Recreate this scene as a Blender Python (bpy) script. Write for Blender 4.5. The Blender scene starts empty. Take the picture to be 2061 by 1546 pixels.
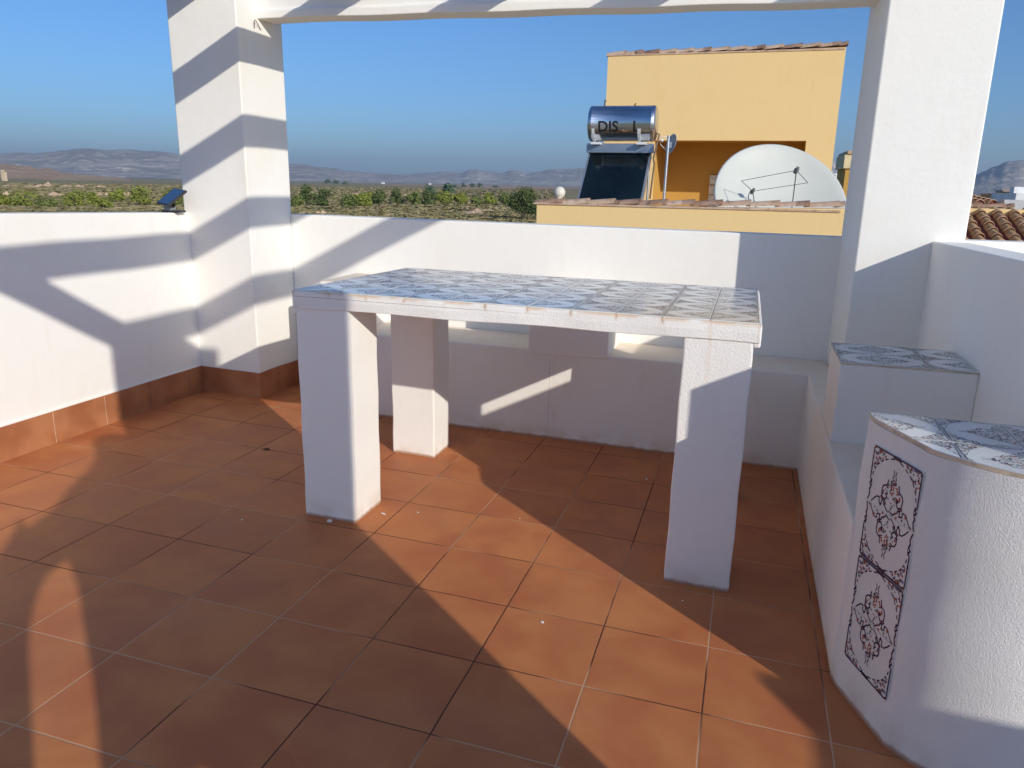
import bpy, bmesh, math, random
from mathutils import Vector, Matrix
R = math.radians
SC = bpy.context.scene
COL = SC.collection
# ------------------------------------------------------------------ camera
YAW, PIT, ROL, FPX = 0.2911779, -0.2548358, 0.0197944, 1543.352
CAM = Vector((2.53164, -1.79930, 1.33309))
_r = Vector((math.cos(YAW), math.sin(YAW), 0)); _f = Vector((-math.sin(YAW), math.cos(YAW), 0)); _u = Vector((0, 0, 1))
FW = _f*math.cos(PIT) + _u*math.sin(PIT); _u2 = _u*math.cos(PIT) - _f*math.sin(PIT)
RT = _r*math.cos(ROL) + _u2*math.sin(ROL); UP = _u2*math.cos(ROL) - _r*math.sin(ROL)
cam = bpy.data.cameras.new('camera'); co = bpy.data.objects.new('camera', cam); COL.objects.link(co)
co.matrix_world = Matrix(((RT.x, UP.x, -FW.x, CAM.x), (RT.y, UP.y, -FW.y, CAM.y), (RT.z, UP.z, -FW.z, CAM.z), (0, 0, 0, 1)))
cam.sensor_width = 36; cam.lens = 36*FPX/2061; cam.clip_start = 0.05; cam.clip_end = 60000
SC.camera = co
# ------------------------------------------------------------------ light
SUN_EL, SUN_AZ = 21.16, 129.4          # azimuth from +Y towards +X
w = bpy.data.worlds.new('World'); SC.world = w; w.use_nodes = True
wn = w.node_tree.nodes; wn.clear()
sky = wn.new('ShaderNodeTexSky'); sky.sky_type = 'NISHITA'; sky.sun_disc = False
sky.sun_elevation = R(SUN_EL); sky.sun_rotation = R(SUN_AZ)
sky.altitude = 50; sky.air_density = 1.0; sky.dust_density = 1.0; sky.ozone_density = 9.0
bg = wn.new('ShaderNodeBackground'); bg.inputs['Strength'].default_value = 0.12
wo = wn.new('ShaderNodeOutputWorld')
w.node_tree.links.new(sky.outputs[0], bg.inputs[0]); w.node_tree.links.new(bg.outputs[0], wo.inputs[0])
sl = bpy.data.lights.new('sun', 'SUN'); sl.energy = 3.35; sl.angle = R(0.53); sl.color = (1.0, 0.94, 0.83)
so = bpy.data.objects.new('sun', sl); COL.objects.link(so)
sd = Vector((math.sin(R(SUN_AZ))*math.cos(R(SUN_EL)), math.cos(R(SUN_AZ))*math.cos(R(SUN_EL)), math.sin(R(SUN_EL))))
so.rotation_euler = sd.to_track_quat('Z', 'Y').to_euler()
SC.view_settings.view_transform = 'Standard'; SC.view_settings.look = 'None'
SC.view_settings.exposure = 0.19; SC.view_settings.gamma = 1.0
SC.render.engine = 'CYCLES'
SC.cycles.max_bounces = 8; SC.cycles.diffuse_bounces = 5

# ------------------------------------------------------------------ helpers
def at(px, py, Y=None, Xc=None, Zc=None):
    "real-world point where the survey sight line through a spot of the view meets a plane"
    d = FW + RT*((px-1030.5)/FPX) - UP*((py-773)/FPX)
    if Y is not None: t = (Y-CAM.y)/d.y
    elif Xc is not None: t = (Xc-CAM.x)/d.x
    else: t = (Zc-CAM.z)/d.z
    return CAM + d*t
class MB:
    def __init__(s): s.v = []; s.f = []; s.m = []; s.sm = []
    def face(s, pts, m=0, smooth=False):
        b = len(s.v); s.v += [tuple(p) for p in pts]; s.f.append(tuple(range(b, b+len(pts)))); s.m.append(m); s.sm.append(smooth)
    def grid(s, rows, m=0, smooth=True, closed=False):
        b = len(s.v); n = len(rows[0])
        for r in rows: s.v += [tuple(p) for p in r]
        for i in range(len(rows)-1):
            for j in range(n if closed else n-1):
                k = (j+1) % n
                s.f.append((b+i*n+j, b+i*n+k, b+(i+1)*n+k, b+(i+1)*n+j)); s.m.append(m); s.sm.append(smooth)
    def prism(s, poly, zb, zt, m=0, mt=None):
        zb_ = zb if callable(zb) else (lambda x, y: zb); zt_ = zt if callable(zt) else (lambda x, y: zt)
        b = len(s.v); n = len(poly)
        s.v += [(x, y, zb_(x, y)) for x, y in poly] + [(x, y, zt_(x, y)) for x, y in poly]
        s.f.append(tuple(b+i for i in reversed(range(n)))); s.f.append(tuple(b+n+i for i in range(n)))
        s.m += [m, m if mt is None else mt]; s.sm += [False, False]
        for i in range(n):
            j = (i+1) % n; s.f.append((b+i, b+j, b+n+j, b+n+i)); s.m.append(m); s.sm.append(False)
    def box(s, x0, x1, y0, y1, z0, z1, m=0, mt=None):
        s.prism([(x0, y0), (x1, y0), (x1, y1), (x0, y1)], z0, z1, m, mt)
    def obox(s, c, ax, ay, az, m=0):
        c = Vector(c); ax = Vector(ax); ay = Vector(ay); az = Vector(az)
        P = [c+ax*i+ay*j+az*k for k in (-.5, .5) for j in (-.5, .5) for i in (-.5, .5)]
        b = len(s.v); s.v += [tuple(p) for p in P]
        for f in ((0, 2, 3, 1), (4, 5, 7, 6), (0, 1, 5, 4), (2, 6, 7, 3), (0, 4, 6, 2), (1, 3, 7, 5)):
            s.f.append(tuple(b+i for i in f)); s.m.append(m); s.sm.append(False)
    def tube(s, path, r, n=8, m=0, caps=True):
        path = [Vector(p) for p in path]; rs = r if isinstance(r, (list, tuple)) else [r]*len(path); rows = []
        for i, p in enumerate(path):
            t = (path[min(i+1, len(path)-1)]-path[max(i-1, 0)]).normalized()
            a = t.orthogonal().normalized() if abs(t.z) > .9 else t.cross(Vector((0, 0, 1))).normalized(); b_ = t.cross(a)
            rows.append([p+(a*math.cos(2*math.pi*k/n)+b_*math.sin(2*math.pi*k/n))*rs[i] for k in range(n)])
        s.grid(rows, m, True, True)
        if caps: s.face(list(reversed(rows[0])), m); s.face(rows[-1], m)
    def lathe(s, c, axis, prof, n=24, m=0):
        c = Vector(c); t = Vector(axis).normalized(); a = t.orthogonal().normalized(); b_ = t.cross(a)
        s.grid([[c+t*h+(a*math.cos(2*math.pi*k/n)+b_*math.sin(2*math.pi*k/n))*max(r, 1e-4) for k in range(n)] for r, h in prof], m, True, True)
    def build(s, name, mats, parent=None, bevel=0, seg=2, fix=True):
        me = bpy.data.meshes.new(name); me.from_pydata(s.v, [], s.f)
        if not isinstance(mats, (list, tuple)): mats = [mats]
        for mt in mats: me.materials.append(mt)
        me.polygons.foreach_set('material_index', s.m); me.polygons.foreach_set('use_smooth', s.sm)
        if fix:
            bm = bmesh.new(); bm.from_mesh(me); bmesh.ops.recalc_face_normals(bm, faces=bm.faces); bm.to_mesh(me); bm.free()
        me.update()
        o = bpy.data.objects.new(name, me); COL.objects.link(o)
        if parent: attach(o, parent)
        if bevel:
            b = o.modifiers.new('bevel', 'BEVEL'); b.width = bevel; b.segments = seg; b.limit_method = 'ANGLE'; b.angle_limit = R(35); b.harden_normals = False
        return o
def world_loc(p):
    v = Vector(p.location)
    while p.parent: v = v + p.matrix_parent_inverse.translation + Vector(p.parent.location); p = p.parent
    return v
def attach(o, p):
    o.parent = p; o.matrix_parent_inverse = Matrix.Translation(-world_loc(p))
def tag(o, label=None, cat=None, group=None, kind=None):
    if label: o['label'] = label
    if cat: o['category'] = cat
    if group: o['group'] = group
    if kind: o['kind'] = kind
    return o
def empty(name, loc, label=None, cat=None, group=None):
    o = bpy.data.objects.new(name, None); o.location = loc; o.empty_display_size = .2; COL.objects.link(o)
    return tag(o, label, cat, group)
# --- node helper
class NT:
    def __init__(s, name):
        s.mat = bpy.data.materials.new(name); s.mat.use_nodes = True; s.t = s.mat.node_tree; s.n = s.t.nodes
        s.p = s.n['Principled BSDF']; s.out = s.n['Material Output']
    def add(s, typ, **kw):
        n = s.n.new(typ)
        for k, v in kw.items(): setattr(n, k, v)
        return n
    def set(s, sock, v):
        if isinstance(v, (int, float)): sock.default_value = v
        elif isinstance(v, tuple): sock.default_value = v if len(v) == 4 or sock.type == 'VECTOR' else v+(1,)
        else: s.t.links.new(v, sock)
    def math(s, op, a, b=0.0, c=0.0):
        n = s.add('ShaderNodeMath', operation=op)
        s.set(n.inputs[0], a); s.set(n.inputs[1], b)
        if op in ('MULTIPLY_ADD', 'SMOOTH_MIN'): s.set(n.inputs[2], c)
        return n.outputs[0]
    def coord(s, kind='Object'): return s.add('ShaderNodeTexCoord').outputs[kind]
    def xyz(s, v): n = s.add('ShaderNodeSeparateXYZ'); s.set(n.inputs[0], v); return n.outputs
    def vec(s, x, y, z): n = s.add('ShaderNodeCombineXYZ'); s.set(n.inputs[0], x); s.set(n.inputs[1], y); s.set(n.inputs[2], z); return n.outputs[0]
    def scale(s, v, sc):
        n = s.add('ShaderNodeMapping'); s.set(n.inputs['Vector'], v); n.inputs['Scale'].default_value = sc; return n.outputs[0]
    def noise(s, v, sc, det=4, rough=.55, dist=0, col=False):
        n = s.add('ShaderNodeTexNoise'); s.set(n.inputs['Vector'], v); n.inputs['Scale'].default_value = sc
        n.inputs['Detail'].default_value = det; n.inputs['Roughness'].default_value = rough; n.inputs['Distortion'].default_value = dist
        return n.outputs['Color' if col else 'Fac']
    def white(s, v): n = s.add('ShaderNodeTexWhiteNoise'); s.set(n.inputs['Vector'], v); return n.outputs['Value']
    def vor(s, v, sc, out='Distance'): n = s.add('ShaderNodeTexVoronoi'); s.set(n.inputs['Vector'], v); n.inputs['Scale'].default_value = sc; return n.outputs[out]
    def ramp(s, v, a, b, c0=0.0, c1=1.0):
        n = s.add('ShaderNodeMapRange'); n.interpolation_type = 'SMOOTHSTEP'; s.set(n.inputs[0], v)
        n.inputs[1].default_value = a; n.inputs[2].default_value = b; n.inputs[3].default_value = c0; n.inputs[4].default_value = c1
        return n.outputs[0]
    def mix(s, f, a, b, mode='MIX'):
        n = s.add('ShaderNodeMix', data_type='RGBA', blend_type=mode); s.set(n.inputs[0], f); s.set(n.inputs[6], a); s.set(n.inputs[7], b); return n.outputs[2]
    def bump(s, h, strength=.5, dist=.002, nrm=None):
        n = s.add('ShaderNodeBump'); n.inputs['Strength'].default_value = strength; n.inputs['Distance'].default_value = dist
        s.set(n.inputs['Height'], h)
        if nrm is not None: s.set(n.inputs['Normal'], nrm)
        return n.outputs[0]
    def done(s, color=None, rough=None, normal=None, **kw):
        if color is not None: s.set(s.p.inputs['Base Color'], color)
        if rough is not None: s.set(s.p.inputs['Roughness'], rough)
        if normal is not None: s.set(s.p.inputs['Normal'], normal)
        for k, v in kw.items(): s.set(s.p.inputs[k.replace('_', ' ')], v)
        return s.mat
def simple(name, col, rough=.6, var=.12, sc=3.0, bump=0, bsc=60, **kw):
    n = NT(name); c = n.coord(); f = n.noise(c, sc, 5)
    k = n.ramp(f, .3, .7, 1-var, 1+var)
    colr = n.mix(1.0, tuple(col), n.vec(k, k, k), 'MULTIPLY')
    nm = n.bump(n.noise(c, bsc, 4), bump, .003) if bump else None
    return n.done(colr, rough, nm, **kw)

# ------------------------------------------------------------------ materials
def floor_z(x, y): return -.02531*(x-2.4)-.0083*(y-1)
T = .316
def mat_floor():
    n = NT('terracotta_floor'); c = n.coord(); X, Y, Z = n.xyz(c)
    wob = n.math('MULTIPLY', n.math('SUBTRACT', n.noise(c, 9, 3), .5), .004)
    u = n.math('DIVIDE', n.math('ADD', X, wob), T); v = n.math('DIVIDE', n.math('ADD', Y, wob), T)
    du = n.math('MULTIPLY', n.math('ABSOLUTE', n.math('SUBTRACT', n.math('FRACT', n.math('ADD', u, .5)), .5)), T)
    dv = n.math('MULTIPLY', n.math('ABSOLUTE', n.math('SUBTRACT', n.math('FRACT', n.math('ADD', v, .5)), .5)), T)
    d = n.math('MINIMUM', du, dv)
    g = n.ramp(d, .0014, .0026, 1.0, 0.0); g2 = n.ramp(d, .0018, .006, 1.0, 0.0)
    ident = n.vec(n.math('FLOOR', u), n.math('FLOOR', v), 0.0)
    rnd = n.white(ident)
    cc = n.add('ShaderNodeVectorMath', operation='ADD'); n.set(cc.inputs[0], c)
    sc_ = n.add('ShaderNodeVectorMath', operation='SCALE'); n.set(sc_.inputs[0], ident); sc_.inputs['Scale'].default_value = 3.71
    n.set(cc.inputs[1], sc_.outputs[0])
    big = n.noise(cc.outputs[0], 4.5, 3, .5, .3)
    fine = n.noise(c, 240, 3)
    base = n.mix(n.ramp(big, .30, .72), (.47, .150, .058), (.59, .232, .086))
    base = n.mix(n.math('MULTIPLY', rnd, .35), base, (.40, .13, .05))
    spk = n.ramp(n.noise(c, 520, 2), .62, .72)
    base = n.mix(n.math('MULTIPLY', spk, .35), base, (.12, .05, .03))
    dust = n.ramp(n.noise(c, 1.6, 4, .6), .48, .72)
    base = n.mix(n.math('MULTIPLY', dust, .10), base, (.45, .30, .20))
    lightg = n.ramp(n.noise(c, 1.3, 3), .46, .56)
    # joints run from dark to pale grout in broad random patches
    gc = n.mix(lightg, (.085, .038, .025), (.55, .35, .22))
    grit = n.math('MULTIPLY', n.ramp(n.vor(c, 13), .0, .030, 1, 0), n.ramp(n.noise(c, 2.3, 3), .5, .62))
    base = n.mix(n.math('MULTIPLY', grit, .8), base, (.62, .52, .42))
    scuff = n.ramp(n.noise(n.scale(c, (1, 5, 1)), 9, 6, .75), .60, .78)
    base = n.mix(n.math('MULTIPLY', scuff, .22), base, (.25, .10, .055))
    colr = n.mix(g, base, gc)
    h = n.math('SUBTRACT', n.math('MULTIPLY', n.noise(c, 7, 3), .25), n.math('ADD', g, n.math('MULTIPLY', g2, .35)))
    h = n.math('ADD', h, n.math('MULTIPLY', fine, .12))
    h = n.math('ADD', h, n.math('MULTIPLY', rnd, .25))
    nm = n.bump(h, .5, .0016)
    rg = n.math('ADD', n.math('ADD', n.ramp(big, .3, .7, .42, .56), n.math('MULTIPLY', g, .4)), n.math('MULTIPLY', fine, .06))
    return n.done(colr, rg, nm, Specular_IOR_Level=.18)
def mat_plaster(name, col=(.87, .85, .795), roughcast=0.25, rsc=160, stain=.5, extra=None):
    n = NT(name); c = n.coord()
    blot = n.noise(c, 2.2, 5, .6); f2 = n.noise(n.scale(c, (6, 6, 1.1)), 2.0, 5, .6)
    tan = (col[0]*.93, col[1]*.84, col[2]*.68)
    colr = n.mix(n.math('MULTIPLY', n.ramp(blot, .5, .8), stain*.5), tuple(col), tan)
    colr = n.mix(n.math('MULTIPLY', n.ramp(f2, .56, .8), stain*.45), colr, (col[0]*.8, col[1]*.7, col[2]*.58))
    spots = n.ramp(n.vor(c, 9), .0, .022, 1, 0)
    colr = n.mix(n.math('MULTIPLY', n.math('MULTIPLY', spots, n.ramp(n.noise(c, 3, 2), .55, .62)), .6), colr, (.30, .24, .18))
    if extra: colr = extra(n, c, colr)
    h1 = n.noise(c, rsc, 3, .65); h2 = n.noise(c, 14, 4, .5)
    grain = n.noise(c, rsc*.45, 2, .8)
    pits = n.ramp(n.noise(c, rsc*.7, 1), .60, .72, 0, 1)
    h = n.math('ADD', n.math('MULTIPLY', grain, roughcast*.9), n.math('ADD', n.math('MULTIPLY', h2, .9), n.math('SUBTRACT', n.math('MULTIPLY', h1, roughcast*.35), n.math('MULTIPLY', pits, roughcast*.25))))
    return n.done(colr, .88, n.bump(h, .7, .0032), Specular_IOR_Level=.25)
def base_dirt(n, c, colr):
    X, Y, Z = n.xyz(c)
    fz = n.math('ADD', Z, n.math('ADD', n.math('MULTIPLY', n.math('SUBTRACT', X, 2.4), .0253), n.math('MULTIPLY', n.math('SUBTRACT', Y, 1.0), .0083)))
    k = n.math('MULTIPLY', n.ramp(fz, .0, .10, 1, 0), n.ramp(n.noise(c, 11, 4), .35, .65))
    colr = n.mix(n.math('MULTIPLY', k, .45), colr, (.60, .46, .33))
    edge = n.math('MULTIPLY', n.ramp(n.math('ADD', fz, n.math('MULTIPLY', n.noise(c, 30, 3), .016)), .012, .026, 1, 0), .85)
    return n.mix(edge, colr, (.38, .2, .11))
def ledge_stain(n, c, colr):
    X, Y, Z = n.xyz(c)
    up = n.xyz(n.add('ShaderNodeNewGeometry').outputs['Normal'])[2]
    k = n.math('MULTIPLY', n.ramp(up, .6, .9), n.ramp(n.noise(c, 8, 4, .6), .3, .7, .55, .85))
    colr = n.mix(k, colr, (.80, .66, .50))
    return base_dirt(n, c, colr)
JX0, JP = .935, .1508
def slab_stain(n, c, colr):
    X, Y, Z = n.xyz(c)
    front = n.math('MULTIPLY', n.ramp(Y, .70, .69), n.ramp(X, 2.592, 2.586))
    ph = n.math('DIVIDE', n.math('SUBTRACT', X, JX0), JP)
    wob = n.math('MULTIPLY', n.math('SUBTRACT', n.noise(c, 25, 3), .5), .09)
    dx = n.math('ABSOLUTE', n.math('SUBTRACT', n.math('FRACT', n.math('ADD', n.math('ADD', ph, wob), .5)), .5))
    dx = n.math('MULTIPLY', dx, JP)
    rid = n.math('FLOOR', n.math('ADD', ph, .5)); rn = n.white(n.vec(rid, 3.0, 1.0))
    ztop = n.math('SUBTRACT', .9435, n.math('MULTIPLY', n.math('SUBTRACT', X, 0.0), .0069))
    dz = n.math('SUBTRACT', ztop, Z)
    run = n.math('ADD', .03, n.math('MULTIPLY', n.math('GREATER_THAN', X, 2.36), .26))
    k = n.math('MULTIPLY', n.ramp(dx, .001, .011, 1, 0), n.ramp(n.math('DIVIDE', dz, run), .3, 1.0, 1, 0))
    k = n.math('MULTIPLY', k, n.ramp(n.noise(c, 40, 3), .3, .6, .25, .8))
    k = n.math('MULTIPLY', k, n.math('ADD', .25, n.math('MULTIPLY', rn, .6)))
    colr = n.mix(n.math('MULTIPLY', k, front), colr, (.66, .42, .22))
    dot = n.math('MULTIPLY', n.ramp(dx, .002, .005, 1, 0), n.ramp(dz, .006, .018, 1, 0))
    colr = n.mix(n.math('MULTIPLY', n.math('MULTIPLY', dot, front), n.math('MULTIPLY', rn, .75)), colr, (.36, .17, .07))
    rim = n.math('MULTIPLY', n.ramp(dz, .001, .012, 1, 0), n.ramp(n.noise(c, 9, 4), .42, .6))
    colr = n.mix(n.math('MULTIPLY', rim, .7), colr, (.68, .44, .24))
    cz = n.math('ADD', n.math('MULTIPLY', n.math('SUBTRACT', n.noise(n.vec(X, 0.0, 0.0), 14, 5, .7), .5), .007), .0195)
    ck = n.math('MULTIPLY', n.ramp(n.math('ABSOLUTE', n.math('SUBTRACT', dz, cz)), .0002, .0011, 1, 0), n.ramp(X, 1.55, 2.0, 1, 0))
    colr = n.mix(n.math('MULTIPLY', n.math('MULTIPLY', ck, front), .85), colr, (.22, .18, .15))
    return base_dirt(n, c, colr)
def bench_marks(n, c, colr):
    X, Y, Z = n.xyz(c)
    vcr = n.math('MULTIPLY', n.ramp(n.math('ABSOLUTE', n.math('SUBTRACT', n.math('ADD', X, n.math('MULTIPLY', n.math('SUBTRACT', n.noise(n.vec(0.0, 0.0, Z), 12, 3), .5), .006)), 1.592)), .0004, .0014, 1, 0), n.ramp(Z, .44, .45, 1, 0))
    up = n.xyz(n.add('ShaderNodeNewGeometry').outputs['Normal'])[2]
    side = n.ramp(up, .3, .5, 1, 0)
    colr = n.mix(n.math('MULTIPLY', n.math('MULTIPLY', vcr, side), .55), colr, (.25, .2, .17))
    return ledge_stain(n, c, colr)
M = {}
M['floor'] = mat_floor()
M['white'] = mat_plaster('white_plaster', extra=base_dirt)
M['wall'] = mat_plaster('white_wall_paint', (.89, .872, .82), .13, 120, .4)
M['leg'] = mat_plaster('white_leg_plaster', (.88, .865, .825), .22, 190, .3, base_dirt)
M['bench'] = mat_plaster('bench_plaster', (.86, .83, .785), .2, 170, .6, bench_marks)
M['slab'] = mat_plaster('slab_roughcast', (.885, .87, .83), 1.2, 380, .25, slab_stain)
M['counter'] = mat_plaster('counter_roughcast', (.88, .87, .845), 1.6, 520, .45, base_dirt)
M['concrete'] = mat_plaster('beam_plaster', (.85, .83, .77), .3, 60, .5)
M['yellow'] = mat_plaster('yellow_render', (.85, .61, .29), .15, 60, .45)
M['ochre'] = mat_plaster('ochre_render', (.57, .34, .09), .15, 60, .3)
def mat_skirt():
    n = NT('terracotta_skirting'); c = n.coord()
    b = n.noise(c, 5, 3, .5)
    colr = n.mix(n.ramp(b, .35, .65), (.36, .13, .055), (.47, .2, .09))
    colr = n.mix(n.math('MULTIPLY', n.ramp(n.noise(c, 300, 2), .6, .7), .3), colr, (.15, .06, .03))
    return n.done(colr, .42, n.bump(n.noise(c, 12, 3), .3, .002))
M['skirt'] = mat_skirt()
M['grout'] = simple('pale_grout', (.62, .5, .36), .9, .2, 20)
M['glaze'] = simple('white_glazed_tile', (.70, .72, .72), .16, .05, 8, bump=.12, bsc=14, Specular_IOR_Level=.5)
M['navy'] = simple('navy_glaze', (.022, .018, .07), .2, .1)
M['blue'] = simple('blue_glaze', (.10, .14, .30), .2, .1)
M['red'] = simple('red_glaze', (.36, .07, .035), .2, .1)
M['green'] = simple('green_glaze', (.07, .17, .12), .2, .1)
M['tint'] = simple('pale_grey_green_glaze', (.60, .62, .61), .15, .08)
M['dark_metal'] = simple('dark_metal', (.03, .03, .035), .45)
M['galv'] = simple('galvanised_steel', (.52, .55, .58), .38, .1, 30, Metallic=.8)
M['wire'] = simple('rusty_wire', (.10, .075, .055), .7)

# ------------------------------------------------------------------ terrace setting
mb = MB(); mb.face([(x, y, floor_z(x, y)) for x, y in ((-.615, -5.2), (3.44, -5.2), (3.44, 2.44), (-.615, 2.44))])
tag(mb.build('floor', M['floor']), kind='structure')
mb = MB(); mb.box(-.74, 3.44, -5.2, 2.56, -6.2, -.12)
mb.build('own_house', M['wall']); tag(bpy.data.objects['own_house'], 'white rendered body of the house under the tiled roof terrace', 'house')
lw = MB(); zl = lambda x, y: 1.137+.0245*(2.03-y)
lw.prism([(-.755, -5.2), (-.60, -5.2), (-.60, 2.03), (-.755, 2.03)], -.11, zl)
lwo = tag(lw.build('parapet_wall', M['wall'], bevel=.006), 'white parapet wall on the left with a red skirting along its foot', 'wall')
SKH = .158
sk = MB()
ys = [-2.22+T*i for i in range(0, 14)]
yy = .94-T*9
gap = .0025
while yy < 2.0:
    a, b = yy, min(yy+T, 2.012)
    for g0, g1, m in ((a+gap, b-gap, 0),):
        sk.prism([(-.597, g0), (-.589, g0), (-.589, g1), (-.597, g1)], lambda x, y: floor_z(x, y)-.01, lambda x, y: floor_z(x, y)+SKH, m)
    sk.prism([(-.598, a-gap), (-.592, a-gap), (-.592, a+gap), (-.598, a+gap)], lambda x, y: floor_z(x, y)-.01, lambda x, y: floor_z(x, y)+SKH-.002, 1)
    yy += T
sk.prism([(-.599, -2.3), (-.5925, -2.3), (-.5925, 2.01), (-.599, 2.01)], lambda x, y: floor_z(x, y)+SKH, lambda x, y: floor_z(x, y)+SKH+.006, 2)
sk.build('skirting', [M['skirt'], M['grout'], M['wall']], lwo)
bw = MB(); zb_ = lambda x, y: 1.128-.0068*(x+.18)
bw.prism([(-.186, 2.433), (3.05, 2.433), (3.05, 2.565), (-.186, 2.565)], -.11, zb_)
bwo = tag(bw.build('parapet_wall', M['wall'], bevel=.006), 'white parapet wall behind the tiled table and built-in bench', 'wall')
sk = MB()
for a, b in ((-.183, .02), (.025, .218)):
    sk.prism([(a, 2.420), (b, 2.420), (b, 2.430), (a, 2.430)], lambda x, y: floor_z(x, y)-.01, lambda x, y: floor_z(x, y)+SKH)
sk.build('skirting', [M['skirt']], bwo)
rw = MB()
zr = lambda x, y: 1.126+(2.0-y)*.0146
rw.prism([(3.305, -.075), (3.45, -.075), (3.45, 2.01), (3.305, 2.01)], -.11, zr)
tag(rw.build('parapet_wall', M['wall'], bevel=.006), 'white parapet wall on the right, behind the curved tiled counter', 'wall')
nw = MB(); nw.prism([(3.425, 2.433), (7.4, 2.433), (7.4, 2.565), (3.425, 2.565)], -6.2, lambda x, y: 1.112)
tag(nw.build('parapet_wall', M['wall'], bevel=.006), 'sunlit white parapet continuing beyond the right pillar, below the tiled roof', 'wall')
# neighbour's terrace to the right; unseen wall added there to shade the counter's foot
nb = MB(); nb.box(3.455, 7.4, -5.2, 2.43, -6.2, -.1)
tag(nb.build('neighbouring_house', M['wall']), 'white neighbouring house body right of the terrace wall', 'house')
sp = MB(); sp.prism([(4.987, -4.8), (6.8, -4.8), (6.8, -1.555), (4.857, -1.555), (4.857, -1.60), (4.987, -1.775)], -.12, 1.1)
tag(sp.build('added_shade_wall', M['wall'], bevel=.01, seg=3), 'unseen white wall added on the neighbouring terrace to shade the foot of the counter', 'wall')
dsx = MB(); dsx.prism([(2.95, -2.75), (3.43, -2.75), (3.43, -1.76), (2.95, -1.76)], -.1, .15)  # unseen step, added to raise the shadow-casting figure to the height needed
tag(dsx.build('added_step', M['skirt'], bevel=.006), kind='structure')

# ------------------------------------------------------------------ pergola
pg = empty('pergola', (1.4, 2.2, 0), 'white pergola of masonry pillars and concrete beams over the terrace', 'pergola')
PT = 2.365
def pillar(x0, x1, y0, y1, zb=-.11, poly=None, skirt=False):
    m = MB(); m.prism(poly or [(x0, y0), (x1, y0), (x1, y1), (x0, y1)], zb, PT if y0 > -1 else 2.345)
    return m.build('pillar', M['white'], pg, bevel=.007)
p1 = pillar(-.628, -.187, 2.02, 2.45)
sk = MB(); zsk = lambda x, y: floor_z(x, y)+SKH+.006*math.sin(x*31+y*17)
sk.prism([(-.588, 2.010), (-.178, 2.010), (-.186, 2.018), (-.588, 2.018)], lambda x, y: floor_z(x, y)-.01, zsk)
for a, b in ((2.016, 2.20), (2.205, 2.418)):
    sk.prism([(-.1845, a), (-.176, a-.004), (-.176, b), (-.1845, b)], lambda x, y: floor_z(x, y)-.01, zsk)
sk.build('skirting', M['skirt'], p1)
pillar(0, 0, 0, 0, poly=[(3.003, 2.005), (3.432, 2.005), (3.432, 2.45), (2.978, 2.45)])
pillar(3.10, 3.535, -1.70, -1.265)
pillar(-.628, -.187, -1.74, -1.30)
def joist(name, a, b, wd, h, zfun_a, zfun_b, axis):
    "prestressed joist: broad lower flange, narrower plastered web"
    prof = [(-wd/2, 0), (wd/2, 0), (wd/2, h*.30), (wd*.40, h*.40), (wd*.42, h), (-wd*.42, h), (-wd*.40, h*.40), (-wd/2, h*.30)]
    rows = []
    for k in range(25):
        t = k/24; s = a+(b-a)*t; z = zfun_a+(zfun_b-zfun_a)*t + .0025*math.sin(s*9)
        rows.append([((s, axis[1]+p, z+q) if axis[0] == 'x' else (axis[1]+p, s, z+q)) for p, q in prof])
    m = MB(); m.grid(rows, 0, False, True); m.face(rows[0]); m.face(rows[-1])
    return m.build(name, M['concrete'], pg, bevel=.005)
joist('beam', -.185, 3.0, .155, .135, 2.197, 2.150, ('x', 2.287))
joist('beam', -.74, 3.62, .11, .12, 2.180, 2.180, ('x', -1.405))
for k, xc in enumerate((-.43, .453, 1.336, 2.219, 3.102)):
    joist('slat', -1.62, 2.62, .13, .118, 2.330, 2.330, ('y', xc+.065))
wk = MB(); pw = [at(512, 57, Xc=-.183), at(512, 41, Xc=-.175), at(514, 40, Xc=-.170), at(525, 60, Xc=-.183)]
wk.tube(pw, .0022, 6); wk.build('wire_loop', M['wire'], p1)

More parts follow.
